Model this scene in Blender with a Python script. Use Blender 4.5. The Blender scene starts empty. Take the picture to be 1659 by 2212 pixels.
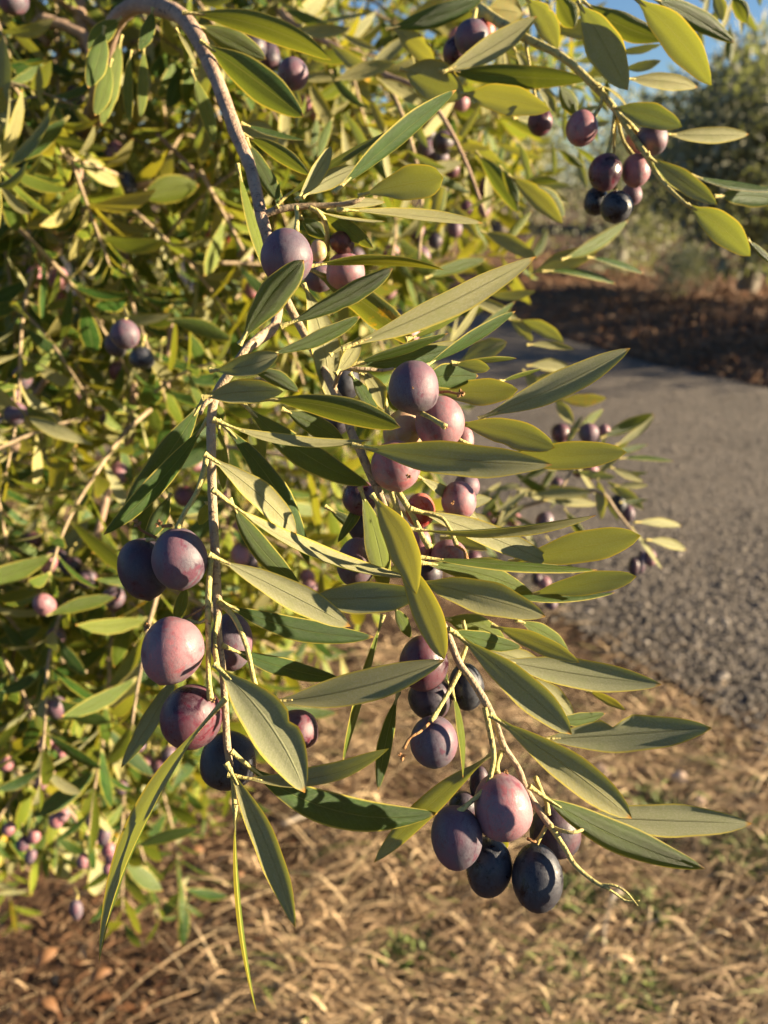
import bpy, math, random
import numpy as np
from mathutils import Vector, Matrix

rng = random.Random(11)
S = bpy.context.scene
COL = S.collection
PI = math.pi

# ------------------------------------------------------------------ camera
F = 1703.0; CX = 829.5; CY = 1106.0
PITCH = math.radians(22.5)
CAM = Vector((0, 0, 1.5))
ROT = Matrix.Rotation(PI/2 - PITCH, 3, 'X')
FOCUS = 0.268
cd = bpy.data.cameras.new('camera'); co = bpy.data.objects.new('camera', cd); COL.objects.link(co)
co.location = CAM; co.rotation_euler = (PI/2 - PITCH, 0, 0)
cd.sensor_fit = 'VERTICAL'; cd.sensor_height = 36; cd.lens = 36*F/2212
cd.clip_start = 0.01; cd.clip_end = 3000
cd.dof.use_dof = True; cd.dof.focus_distance = FOCUS; cd.dof.aperture_fstop = cd.lens/2.5
S.camera = co

def c2w(v): return ROT @ Vector(v) + CAM
def cam(x, y, d): return Vector(((x-CX)/F*d, -(y-CY)/F*d, -d))
def at(x, y, d): return c2w(cam(x, y, d))
def ground(x, y, z=0.0):
    v = ROT @ Vector(((x-CX)/F, -(y-CY)/F, -1))
    k = (z - CAM.z)/v.z
    return CAM + v*k

# ------------------------------------------------------------------ helpers
def tag(o, label=None, cat=None, group=None, kind=None):
    if label: o['label'] = label
    if cat: o['category'] = cat
    if group: o['group'] = group
    if kind: o['kind'] = kind
    return o
def thing(name, label, cat, loc, group=None):
    o = bpy.data.objects.new(name, None); COL.objects.link(o); o.location = loc
    o.empty_display_size = 0.02
    return tag(o, label, cat, group)
def mesh_obj(name, verts, faces, mat, parent=None, origin=None, uv=None, col=None, smooth=True):
    me = bpy.data.meshes.new(name)
    org = Vector(origin) if origin is not None else Vector((0, 0, 0))
    va = np.asarray(verts, dtype=np.float64).reshape(-1, 3) - np.array(org)
    me.from_pydata(va.tolist(), [], faces)
    if smooth: me.polygons.foreach_set('use_smooth', [True]*len(me.polygons))
    if uv is not None:
        li = np.zeros(len(me.loops), dtype=np.int32); me.loops.foreach_get('vertex_index', li)
        l = me.uv_layers.new(name='UVMap'); u = np.asarray(uv, dtype=np.float32)[li]
        l.data.foreach_set('uv', u.ravel())
    if col is not None:
        a = me.attributes.new('tint', 'FLOAT_COLOR', 'POINT')
        a.data.foreach_set('color', np.asarray(col, dtype=np.float32).ravel())
    mats = mat if isinstance(mat, (list, tuple)) else [mat]
    for m in mats: me.materials.append(m)
    me.update()
    o = bpy.data.objects.new(name, me); COL.objects.link(o)
    if parent is not None:
        base = parent.location.copy(); q = parent.parent
        while q is not None: base += q.location; q = q.parent
        o.parent = parent; o.location = org - base
    else: o.location = org
    return o

def tube_geo(pts, rads, n=8, noise=0.0):
    """pts: list of Vector, smooth interpolated by Catmull-Rom; returns verts, faces"""
    P = [Vector(p) for p in pts]
    out = []; rr = []
    m = len(P)
    sub = 5 if m > 2 else 2
    for i in range(m-1):
        p0 = P[max(i-1, 0)]; p1 = P[i]; p2 = P[i+1]; p3 = P[min(i+2, m-1)]
        for k in range(sub):
            t = k/sub
            q = 0.5*((2*p1) + (p2-p0)*t + (2*p0-5*p1+4*p2-p3)*t*t + (3*p1-p0-3*p2+p3)*t**3)
            out.append(q); rr.append(rads[i]*(1-t)+rads[i+1]*t)
    out.append(P[-1]); rr.append(rads[-1])
    verts = []; faces = []
    up = None
    for i, q in enumerate(out):
        d = (out[min(i+1, len(out)-1)] - out[max(i-1, 0)])
        if d.length < 1e-9: d = Vector((0, 0, 1))
        d.normalize()
        if up is None: up = d.orthogonal().normalized()
        up = (up - d*up.dot(d))
        if up.length < 1e-6: up = d.orthogonal()
        up.normalize()
        sd = d.cross(up)
        for j in range(n):
            a = 2*PI*j/n
            r = rr[i]*(1 + noise*(rng.random()-.5))
            verts.append(q + up*(math.cos(a)*r) + sd*(math.sin(a)*r))
    for i in range(len(out)-1):
        for j in range(n):
            a = i*n+j; b = i*n+(j+1) % n
            faces.append((a, b, b+n, a+n))
    b = len(verts); verts.append(out[0]); verts.append(out[-1])
    for j in range(n):
        faces.append((b, (j+1) % n, j)); faces.append((b+1, (len(out)-1)*n+j, (len(out)-1)*n+(j+1) % n))
    return verts, faces

def leaf_geo(P0, P1, W, NT, hw, shift, arch, shape='n', ns=16, nc=6, twist=0.0, notch=None, pet=0.07, wavy=0.03, cup=1.0):
    """lanceolate blade: P0 base, P1 tip, W unit width dir, NT unit normal of the upper side"""
    D = P1 - P0; L = D.length
    verts = []; uv = []; faces = []
    e, pw = {'n': (1.0, .72), 'b': (1.3, .62), 'r': (1.75, .55)}[shape]
    ph = rng.random()*6
    Dn = D.normalized()
    for i in range(ns+1):
        s = i/ns
        c = P0 + D*s + shift*(4*s*(1-s)) + NT*(arch*L*4*s*(1-s))
        if s <= pet: h = min(hw*.12, .0008) + hw*.05*(s/pet)
        else:
            q = (s-pet)/(1-pet)
            h = hw*max(0, math.sin(PI*min(1, q**e)))**pw
            h = max(h, hw*.05*(1-q) + hw*.015)
        a = twist*(s-.5)
        Wr = W*math.cos(a) + NT*math.sin(a); Nr = NT*math.cos(a) - W*math.sin(a)
        for j in range(nc+1):
            v = -1 + 2*j/nc
            hh = h*(1 + wavy*math.sin(s*17+ph + (2 if v > 0 else 0)))
            if notch and v*notch[0] > 0:
                hh *= 1 - notch[2]*math.exp(-((s-notch[1])/.035)**2)
            z = h*cup*(.17*abs(v) - .36*abs(v)**3.5)
            verts.append(c + Wr*(v*hh) + Nr*z)
            uv.append((s, .5 + .5*v))
    flip = (Dn.cross(W)).dot(NT) > 0      # quad (i,j),(i+1,j),(i+1,j+1),(i,j+1) has normal D x W
    for i in range(ns):
        for j in range(nc):
            a = i*(nc+1)+j; b = a+nc+1
            faces.append((a, b, b+1, a+1) if flip else (a, a+1, b+1, b))
    return verts, faces, uv

# ------------------------------------------------------------------ materials
def nt(name):
    m = bpy.data.materials.new(name); m.use_nodes = True
    t = m.node_tree; t.nodes.clear()
    return m, t, t.nodes, t.links
def N(ns_, typ, **kw):
    n = ns_.new(typ)
    for k, v in kw.items():
        if k in ('operation', 'blend_type', 'data_type', 'noise_dimensions', 'feature', 'interpolation', 'attribute_name', 'attribute_type'): setattr(n, k, v)
        else:
            n.inputs[k].default_value = v
    return n
class G:
    """tiny node-graph helper"""
    def __init__(s, name): s.m, s.t, s.n, s.l = nt(name)
    def lk(s, a, b): s.l.new(a, b)
    def val(s, sock, v):
        if isinstance(v, (int, float)): sock.default_value = v
        elif isinstance(v, (tuple, list)): sock.default_value = tuple(v) + ((1,) if len(v) == 3 and len(sock.default_value) == 4 else ())
        else: s.l.new(v, sock)
    def math(s, op, a, b=0.0, c=None, clamp=False):
        n = s.n.new('ShaderNodeMath'); n.operation = op; n.use_clamp = clamp
        s.val(n.inputs[0], a); s.val(n.inputs[1], b)
        if c is not None: s.val(n.inputs[2], c)
        return n.outputs[0]
    def mix(s, f, a, b, blend='MIX'):
        n = s.n.new('ShaderNodeMix'); n.data_type = 'RGBA'; n.blend_type = blend
        s.val(n.inputs[0], f); s.val(n.inputs[6], a); s.val(n.inputs[7], b)
        return n.outputs[2]
    def noise(s, vec, scale, detail=3, rough=.5, dist=0.0):
        n = s.n.new('ShaderNodeTexNoise'); n.inputs['Scale'].default_value = scale; n.inputs['Detail'].default_value = detail
        n.inputs['Roughness'].default_value = rough; n.inputs['Distortion'].default_value = dist
        if vec is not None: s.lk(vec, n.inputs['Vector'])
        return n.outputs['Fac']
    def voro(s, vec, scale, out='Distance', feature='F1'):
        n = s.n.new('ShaderNodeTexVoronoi'); n.feature = feature; n.inputs['Scale'].default_value = scale
        if vec is not None: s.lk(vec, n.inputs['Vector'])
        return n.outputs[out]
    def ramp(s, f, lo, hi, a=0.0, b=1.0, smooth=True):
        n = s.n.new('ShaderNodeMapRange'); n.interpolation_type = 'SMOOTHSTEP' if smooth else 'LINEAR'
        s.val(n.inputs[0], f)
        for k, v in zip((1, 2, 3, 4), (lo, hi, a, b)): n.inputs[k].default_value = v
        return n.outputs[0]
    def obj(s): 
        return s.n.new('ShaderNodeTexCoord').outputs['Object']
    def bump(s, h, strength, dist):
        n = s.n.new('ShaderNodeBump'); n.inputs['Strength'].default_value = strength; n.inputs['Distance'].default_value = dist
        s.lk(h, n.inputs['Height']); return n.outputs[0]
    def bsdf(s, col, rough, spec=.5, bump=None, **kw):
        n = s.n.new('ShaderNodeBsdfPrincipled'); s.val(n.inputs['Base Color'], col); s.val(n.inputs['Roughness'], rough)
        s.val(n.inputs['Specular IOR Level'], spec)
        for k, v in kw.items(): s.val(n.inputs[k.replace('_', ' ')], v)
        if bump is not None: s.lk(bump, n.inputs['Normal'])
        return n.outputs[0]
    def out(s, sh):
        o = s.n.new('ShaderNodeOutputMaterial'); s.lk(sh, o.inputs['Surface']); return s.m

def leaf_material(name, simple=False):
    g = G(name)
    uvn = g.n.new('ShaderNodeUVMap'); uvn.uv_map = 'UVMap'
    sp = g.n.new('ShaderNodeSeparateXYZ'); g.lk(uvn.outputs[0], sp.inputs[0])
    u = sp.outputs[0]; v = sp.outputs[1]
    at_ = g.n.new('ShaderNodeAttribute'); at_.attribute_name = 'tint'
    sc = g.n.new('ShaderNodeSeparateColor'); g.lk(at_.outputs['Color'], sc.inputs[0])
    r, yel, dry = sc.outputs[0], sc.outputs[1], sc.outputs[2]
    a = g.math('MULTIPLY', g.math('ABSOLUTE', g.math('SUBTRACT', v, .5)), 2)
    cb = g.n.new('ShaderNodeCombineXYZ')
    g.lk(g.math('ADD', g.math('MULTIPLY', u, 5), g.math('MULTIPLY', r, 57)), cb.inputs[0])
    g.lk(g.math('MULTIPLY', v, 1.3), cb.inputs[1]); g.lk(g.math('MULTIPLY', r, 31), cb.inputs[2])
    n1 = g.noise(cb.outputs[0], 1.3, 4, .6)
    n2 = g.noise(cb.outputs[0], 14, 3, .7)
    n3 = g.noise(cb.outputs[0], 60, 2, .8)
    geo = g.n.new('ShaderNodeNewGeometry'); back = geo.outputs['Backfacing']
    # upper face
    top = g.mix(g.ramp(n1, .35, .7), (.010, .042, .005), (.028, .080, .009))
    top = g.mix(g.ramp(n2, .4, .75), top, (.044, .094, .018))
    top = g.mix(g.math('MULTIPLY', g.ramp(n3, .6, .8), .3), top, (.15, .20, .07))
    top = g.mix(g.math('MULTIPLY', yel, .9), top, (.17, .20, .014))
    top = g.mix(g.math('MULTIPLY', g.ramp(n1, .5, .62), dry), top, (.55, .30, .012))
    # lower face: felted grey-green
    und = g.mix(r, (.260, .265, .145), (.32, .295, .13))
    und = g.mix(g.ramp(n2, .35, .8), und, (.36, .35, .23))
    und = g.mix(g.math('MULTIPLY', g.ramp(n1, .45, .8), .5), und, (.23, .26, .11))
    und = g.mix(g.math('MULTIPLY', yel, .6), und, (.38, .33, .10))
    und = g.mix(g.math('MULTIPLY', g.ramp(g.voro(cb.outputs[0], 6.5), .05, .02), .7), und, (.07, .06, .03))
    col = g.mix(back, top, und)
    # midrib, lateral veins
    rib = g.math('MULTIPLY', g.ramp(a, .06, .02), g.ramp(u, .98, .75, 0, .6))
    col = g.mix(g.math('MULTIPLY', rib, g.mix(back, (.9, .9, .9), (.32, .32, .32))), col, g.mix(back, (.20, .24, .07), (.19, .20, .09)))
    w = g.math('SINE', g.math('MULTIPLY', g.math('SUBTRACT', g.math('MULTIPLY', u, 1.0), g.math('MULTIPLY', a, .10)), 130))
    vein = g.ramp(w, .6, 1.0, 0, .05)
    col = g.mix(vein, col, (.26, .28, .12))
    # yellow cartilage rim and tip, petiole
    rim = g.math('MULTIPLY', g.ramp(a, .86, .96), .9)
    col = g.mix(rim, col, (.46, .38, .06))
    tip = g.ramp(g.math('ADD', u, g.math('MULTIPLY', n2, .02)), .965, 1.0)
    col = g.mix(tip, col, (.50, .25, .05))
    pet = g.ramp(u, .13, .05)
    col = g.mix(pet, col, (.42, .36, .13))
    rough = g.mix(back, (.38, .38, .38), (.72, .72, .72))
    h = g.math('ADD', g.math('MULTIPLY', n3, .6), g.math('ADD', g.math('MULTIPLY', vein, -2), g.math('MULTIPLY', rib, -3)))
    bp = g.bump(h, .8, .0005)
    sh = g.bsdf(col, rough, g.mix(back, (.34, .34, .34), (.2, .2, .2)), bp)
    tr = g.n.new('ShaderNodeBsdfTranslucent')
    tc = g.mix(yel, (.22, .27, .022), (.48, .42, .024))
    tc = g.mix(g.math('MULTIPLY', g.ramp(n1, .5, .62), dry), tc, (.75, .38, .01))
    tc = g.mix(g.math('MULTIPLY', rim, .8), tc, (.70, .50, .05))
    tc = g.mix(g.math('MULTIPLY', rib, .7), tc, (.36, .36, .08))
    g.lk(tc, tr.inputs[0])
    mx = g.n.new('ShaderNodeMixShader'); mx.inputs[0].default_value = .29
    g.lk(sh, mx.inputs[1]); g.lk(tr.outputs[0], mx.inputs[2])
    return g.out(mx.outputs[0])
M_LEAF = leaf_material('olive_leaf')

def olive_material(name, deep, blush, bloom, cover=.5, blush_amt=.5, gloss=.3, bump=.25):
    g = G(name)
    oi = g.n.new('ShaderNodeObjectInfo'); r = oi.outputs['Random']
    tc = g.obj()
    cb = g.n.new('ShaderNodeCombineXYZ'); g.lk(g.math('MULTIPLY', r, 37), cb.inputs[0]); g.lk(g.math('MULTIPLY', r, 91), cb.inputs[1])
    va = g.n.new('ShaderNodeVectorMath'); va.operation = 'ADD'; g.lk(tc, va.inputs[0]); g.lk(cb.outputs[0], va.inputs[1])
    vec = va.outputs[0]
    big = g.noise(vec, .9, 2, .45, .3)
    med = g.noise(vec, 2.4, 6, .62, .6)
    fine = g.noise(vec, 22, 4, .7)
    skin = g.mix(g.ramp(big, .62-blush_amt*.35, .78-blush_amt*.35), deep, blush)
    skin = g.mix(g.ramp(fine, .4, .7, 0, .7), skin, deep)
    spots = g.ramp(g.voro(vec, 9), .10, .05)
    skin = g.mix(g.math('MULTIPLY', spots, .35), skin, (.62, .50, .50))
    # wax bloom, rubbed away in streaks
    bl = g.ramp(g.math('ADD', g.math('MULTIPLY', med, .6), g.math('MULTIPLY', big, .4)), .56-cover*.30, .74-cover*.30)
    mp = g.n.new('ShaderNodeMapping'); mp.inputs['Scale'].default_value = (9, 9, 1.6); mp.inputs['Rotation'].default_value = (.4, .3, 0)
    g.lk(vec, mp.inputs[0])
    scr = g.ramp(g.noise(mp.outputs[0], 2.0, 5, .75, 2.2), .55, .64)
    scr = g.math('MULTIPLY', scr, g.ramp(med, .40, .55))
    bl = g.math('MULTIPLY', bl, g.math('SUBTRACT', 1, g.math('MULTIPLY', scr, .75)))
    bl = g.math('MULTIPLY', bl, g.ramp(fine, .3, .6, .55, .97))
    sz = g.n.new('ShaderNodeSeparateXYZ'); g.lk(tc, sz.inputs[0])
    grey = tuple(.55*c_ + .45*(bloom[0]+bloom[1]+bloom[2])/3*k_ for c_, k_ in zip(bloom, (.98, 1.0, 1.08)))
    blm = g.mix(g.ramp(g.math('ADD', sz.outputs[2], g.math('MULTIPLY', med, 1.6)), 1.3, .1), bloom, grey)
    blm = g.mix(g.math('MULTIPLY', g.ramp(big, .42, .64), .30), blm, blush)
    mp2 = g.n.new('ShaderNodeMapping'); mp2.inputs['Scale'].default_value = (4.5, 4.5, 1.5); mp2.inputs['Rotation'].default_value = (.2, .5, .3); g.lk(vec, mp2.inputs[0])
    ln = g.ramp(g.math('ABSOLUTE', g.math('SUBTRACT', g.noise(mp2.outputs[0], 2.2, 5, .75, 1.0), .5)), .022, .006)
    ln = g.math('MULTIPLY', ln, g.ramp(g.noise(vec, 1.9, 2), .48, .62))
    bl = g.math('MULTIPLY', bl, g.math('SUBTRACT', 1, g.math('MULTIPLY', ln, .8)))
    col = g.mix(bl, skin, blm)
    col = g.mix(g.math('MULTIPLY', g.ramp(g.voro(vec, 5.5), .13, .07), .35), col, tuple(min(1, c_*1.9) for c_ in bloom))
    col = g.mix(g.math('MULTIPLY', ln, .55), col, deep)
    patch = g.ramp(g.noise(vec, 1.35, 5, .7, .8), .585, .64)
    col = g.mix(g.math('MULTIPLY', patch, .7), col, tuple(.6*a_+.4*b_ for a_, b_ in zip(deep, blush)))
    bl = g.math('MULTIPLY', bl, g.math('SUBTRACT', 1, g.math('MULTIPLY', patch, .8)))
    rough = g.ramp(bl, 0, 1, gloss, .62, False)
    bp = g.bump(g.math('ADD', g.math('MULTIPLY', fine, .6), g.math('MULTIPLY', med, bump*8)), .12, .02)
    sh = g.bsdf(col, rough, .42, bp, Subsurface_Weight=.06, Subsurface_Scale=.0025, Subsurface_Radius=(1, .35, .3))
    return g.out(sh)
OM = {
 'pink':  olive_material('olive_skin_pink', (.17, .045, .065), (.42, .13, .14), (.215, .148, .162), .62, .8, .35),
 'purp':  olive_material('olive_skin_purple', (.055, .018, .038), (.20, .05, .075), (.112, .095, .118), .85, .5, .3),
 'rose':  olive_material('olive_skin_rose', (.13, .03, .05), (.42, .12, .13), (.172, .130, .150), .75, .75, .3),
 'dark':  olive_material('olive_skin_dark', (.012, .008, .014), (.10, .012, .022), (.062, .050, .068), .8, .4, .22),
 'burg':  olive_material('olive_skin_burgundy', (.028, .006, .014), (.15, .016, .032), (.095, .062, .078), .62, .7, .2),
 'blue':  olive_material('olive_skin_blue_black', (.008, .008, .012), (.02, .012, .018), (.052, .058, .074), .6, .3, .2),
 'unripe': olive_material('olive_skin_unripe', (.36, .27, .09), (.42, .17, .12), (.42, .33, .20), .5, .55, .35),
 'red':   olive_material('olive_skin_red', (.22, .022, .02), (.45, .10, .06), (.32, .15, .13), .35, .6, .25),
}
OM['dried'] = olive_material('olive_skin_shrivelled', (.05, .012, .01), (.15, .04, .025), (.13, .06, .045), .3, .5, .5, 1.2)

def bark_material(name, c1, c2, c3, sc=1.0):
    g = G(name); o = g.obj()
    mp = g.n.new('ShaderNodeMapping'); mp.inputs['Scale'].default_value = (1, 1, 1); g.lk(o, mp.inputs[0])
    n1 = g.noise(mp.outputs[0], 90*sc, 4, .6); n2 = g.noise(mp.outputs[0], 700*sc, 3, .7); v = g.voro(mp.outputs[0], 260*sc)
    c = g.mix(g.ramp(n1, .35, .7), c1, c2); c = g.mix(g.ramp(n2, .55, .75), c, c3)
    c = g.mix(g.math('MULTIPLY', g.ramp(v, .14, .05), .7), c, (.46, .40, .32))
    c = g.mix(g.math('MULTIPLY', g.ramp(g.noise(o, 240*sc, 4, .7, 1.0), .56, .64), .65), c, (.09, .06, .045))
    bp = g.bump(g.math('ADD', n1, g.math('MULTIPLY', n2, .7)), .9, .0016/sc)
    return g.out(g.bsdf(c, .75, .3, bp))
M_BARK = bark_material('young_olive_bark', (.31, .205, .145), (.42, .29, .205), (.15, .10, .075))
M_TWIG = bark_material('olive_twig_bark', (.40, .30, .19), (.30, .22, .13), (.22, .14, .08))
M_STALK = bark_material('fruit_stalk_green', (.50, .42, .15), (.42, .36, .12), (.30, .20, .07))
M_DRY = bark_material('dried_calyx_brown', (.25, .12, .045), (.38, .20, .08), (.10, .05, .02))
M_TRUNK = bark_material('olive_trunk_bark', (.16, .13, .10), (.24, .20, .15), (.08, .06, .05), .12)

# ------------------------------------------------------------------ traced leaves, olives, stems (measured on the photograph, given real depth)
def add_leaf(root, x0, y0, x1, y1, bow, w, side='U', t=0.0, d=.28, shape='n', v=0.0, yel=None, dry=0.0, label=None,
             mass=None, arch=None, notch=None, ns=16, nc=6, pet=.07, rnd=None, lmax=.085):
    L2 = math.hypot(x1-x0, y1-y0); mx = (x1-x0)/L2; my = -(y1-y0)/L2
    Lc = L2/F*d
    d1 = d + max(-.85, min(.85, (t*mx + v*my)))*Lc
    C0 = cam(x0, y0, d); C1 = cam(x1, y1, d1)
    D = C1-C0; L = D.length; Dn = D.normalized()
    V = -(C0+C1).normalized()                     # towards the camera
    Nn = Vector((t, v, 0)) + V
    W = Dn.cross(Nn).normalized(); Nn = W.cross(Dn).normalized()
    if Nn.dot(V) < 0: W = -W; Nn = -Nn
    p = Vector((-my, mx, 0))
    dm = (d+d1)/2
    app = w*1.05/F*dm
    wt = max(app/max(abs(W.dot(p)), .35), .15*L)
    ratio = app/wt
    if abs(W.dot(p)) > ratio*1.05:
        best = None
        for k in range(-17, 18):
            a = k*math.radians(5)
            W2 = W*math.cos(a) + Nn*math.sin(a); N2 = Nn*math.cos(a) - W*math.sin(a)
            if N2.dot(V) < .03: continue
            e = abs(abs(W2.dot(p)) - ratio)*6 - .8*N2.x*(1 if t >= 0 else -1)
            if best is None or e < best[0]: best = (e, W2, N2)
        W, Nn = best[1], best[2]
    NT = Nn if side == 'T' else -Nn
    sh = Vector(((y1-y0)/L2, (x1-x0)/L2, 0))*(bow/F*dm)
    if arch is None: arch = rng.uniform(-.05, .03)
    r = rng.random() if rnd is None else rnd
    if yel is None: yel = rng.random()*.25
    vs, fs, uv = leaf_geo(C0, C1, W, NT, wt/2, sh, arch, shape, ns, nc, rng.uniform(-.55, .55), notch or ((rng.choice((-1, 1)), rng.uniform(.3, .85), rng.uniform(.08, .3)) if rng.random() < .14 else None), pet, rng.uniform(.015, .055))
    vs = [c2w(q) for q in vs]
    col = [(r, yel, dry, 1)]*len(vs)
    if mass is not None:
        mass.add(vs, fs, uv, col); return None
    o = mesh_obj('leaf', vs, fs, M_LEAF, root, vs[nc//2], uv, col)
    if label: o['label'] = label
    if ns > 8:
        k = max(2, int(round(pet*ns))+1); k = min(k, 4)
        mid = [sum((vs[i*(nc+1)+j] for j in (nc//2-1, nc//2, nc//2+1)), Vector())/3 for i in range(k+1)]
        bend = (mid[0]-mid[1])*.35
        pv, pf = tube_geo([mid[0]+bend] + mid, [.00115, .00095] + [.00085*(1-.72*i/k) for i in range(1, k+1)], 7, .05)
        mesh_obj('petiole', pv, pf, M_STALK, o, mid[0])
    return o

class Mass:
    def __init__(s): s.v = []; s.f = []; s.u = []; s.c = []
    def add(s, vs, fs, uv=None, col=None):
        b = len(s.v); s.v.extend(vs); s.f.extend([tuple(i+b for i in f) for f in fs])
        if uv is not None: s.u.extend(uv)
        if col is not None: s.c.extend(col)
    def build(s, name, mat, parent=None, origin=None, smooth=True):
        return mesh_obj(name, s.v, s.f, mat, parent, origin, s.u or None, s.c or None, smooth)

def olive_mesh(name, seed, wr=0.0):
    r = random.Random(seed); nu, nv = 28, 18
    vs = []; fs = []
    sq = r.uniform(-.02, .06); egg = r.uniform(-.11, .06); lx, ly = r.uniform(-.06, .06), r.uniform(-.06, .06)
    a1, a2 = r.uniform(0, 6), r.uniform(0, 6)
    for i in range(nv+1):
        th = PI*i/nv
        for j in range(nu):
            ph = 2*PI*j/nu
            z = math.cos(th); rad = math.sin(th)
            rad *= 1 + egg*z + sq*math.sin(2*th)**2
            k = 1 + .012*math.sin(2*ph+a1) + .01*math.sin(3*ph+a2)*rad
            if wr: k += wr*math.sin(7*ph+4*z+a1)*rad + wr*.7*math.sin(11*ph-9*z)*rad
            zz = z*(1 - .035*math.exp(-((th)/.22)**2) + .05*math.exp(-((PI-th)/.13)**2))
            vs.append((rad*k*math.cos(ph)+lx*z*z, rad*k*math.sin(ph)+ly*z*z, zz))
    for i in range(nv):
        for j in range(nu):
            a = i*nu+j; b = i*nu+(j+1) % nu
            fs.append((a, a+nu, b+nu, b))
    me = bpy.data.meshes.new(name); me.from_pydata(vs, [], fs)
    me.polygons.foreach_set('use_smooth', [True]*len(me.polygons)); me.update()
    return me
OMESH = {}
def get_olive_mesh(kind, k):
    key = (kind, k)
    if key not in OMESH:
        me = olive_mesh('olive_body', hash((kind, k)) % 1000 if False else (k*7+len(kind)*13), .035 if kind == 'dried' else 0)
        me.materials.append(OM[kind]); OMESH[key] = me
    return OMESH[key]
def add_olive(root, x, y, rx, ry, ang=0, kind='purp', d=.28, label=None, tilt=None):
    me = get_olive_mesh(kind, rng.randrange(4))
    o = bpy.data.objects.new('olive', me); COL.objects.link(o); o.parent = root
    o.location = at(x, y, d) - root.location
    s = d/F
    V = (at(x, y, d)-CAM).normalized()
    if tilt is None: tilt = rng.uniform(-.14, .14)
    # long axis in the picture plane turned by ang (degrees, clockwise), tipped a little towards the viewer
    m = ROT @ Matrix.Rotation(math.radians(-ang), 3, 'Z') @ Matrix.Rotation(-PI/2+tilt, 3, 'X') @ Matrix.Rotation(rng.random()*6.28, 3, 'Z')
    o.rotation_euler = m.to_euler()
    o.scale = (rx*s, rx*s, max(ry, rx*.9)*s)
    if label: o['label'] = label
    return o
def add_tube(root, name, pts, rads, mat, n=8, noise=.06, label=None):
    """pts: (x, y, depth) ; rads in pixels at that depth"""
    P = [at(*p) for p in pts]; R = [r/F*p[2] for r, p in zip(rads, pts)]
    vs, fs = tube_geo(P, R, n, noise)
    o = mesh_obj(name, vs, fs, mat, root, P[0])
    if label: o['label'] = label
    return o
def stalks(root, lst, mat=None, name='fruit_stalk'):
    for pts, r in lst:
        k = len(pts)
        rr = [r*(1.15 - .3*i/max(1, k-1)) for i in range(k)]; rr[-1] = r*1.45
        add_tube(root, name, pts, rr, mat or M_STALK, 8, .1)
def calyx(root, x, y, d, r=9, seed=0):
    q = random.Random(seed*7+3); m = Mass(); c = cam(x, y, d); s = d/F
    for k in range(5):
        a = k*1.256+q.random(); b = a+.5; L = r*s*q.uniform(.7, 1.2)
        u = Vector((math.cos(a), math.sin(a), q.uniform(.1, .8))).normalized(); w = Vector((-math.sin(a), math.cos(a), 0))
        z = Vector((0, 0, .12*L))
        p = [c, c+u*L*.5+w*L*.35, c+u*L, c+u*L*.5-w*L*.35, c+u*L*.5+z*2]
        p = [c2w(i) for i in p]
        m.add(p, [(0, 1, 4), (1, 2, 4), (2, 3, 4), (3, 0, 4), (0, 3, 2, 1)])
    m.build('dried_calyx', M_DRY, root, c2w(c), False)

# ================= left hanging branch (in focus) =================
A = thing('olive_branch', 'arching limb from the top left ending in the sharp left sprig with big purple olives', 'olive branch', at(-40, 900, 1.5), 'fruiting branches of the olive tree')
add_tube(A, 'limb', [(-40, 900, 1.5), (60, 620, 1.3), (150, 380, 1.0), (206, 230, .66), (224, 120, .51), (247, 50, .455), (290, 14, .43), (345, 16, .41), (392, 36, .39), (430, 88, .37), (469, 176, .35), (508, 282, .33), (543, 370, .315), (564, 462, .303), (583, 535, .30), (600, 630, .30), (592, 706, .29), (540, 747, .275)],
         [60, 44, 24, 19, 18, 18, 16, 18.5, 17, 17.5, 15, 15.5, 13, 13.5, 12.5, 11, 10, 10], M_BARK, 14, .13)
add_tube(A, 'stem', [(592, 706, .29), (540, 747, .275), (505, 795, .27), (470, 845, .27), (457, 900, .27), (457, 1000, .27), (459, 1080, .27), (463, 1160, .27), (467, 1240, .27), (470, 1300, .27), (472, 1370, .27), (480, 1440, .27), (486, 1520, .27), (490, 1600, .27), (497, 1655, .27)],
         [10, 10.5, 10, 10, 10, 10, 10, 10, 9.5, 10, 8, 7.5, 7.5, 8, 7], M_TWIG, 12, .07)
add_tube(A, 'twig', [(566, 466, .303), (600, 453, .302), (650, 446, .302), (705, 444, .302), (760, 438, .30), (786, 425, .30)], [8, 8, 7, 6, 5, 3.5], M_TWIG)
add_tube(A, 'twig', [(455, 862, .268), (440, 876, .266), (432, 895, .266)], [7, 5, 4], M_TWIG)
for nx, ny in ((459, 912), (460, 1068), (468, 1205), (472, 1292), (650, 446), (705, 444), (508, 282), (543, 372)):
    pass
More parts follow.
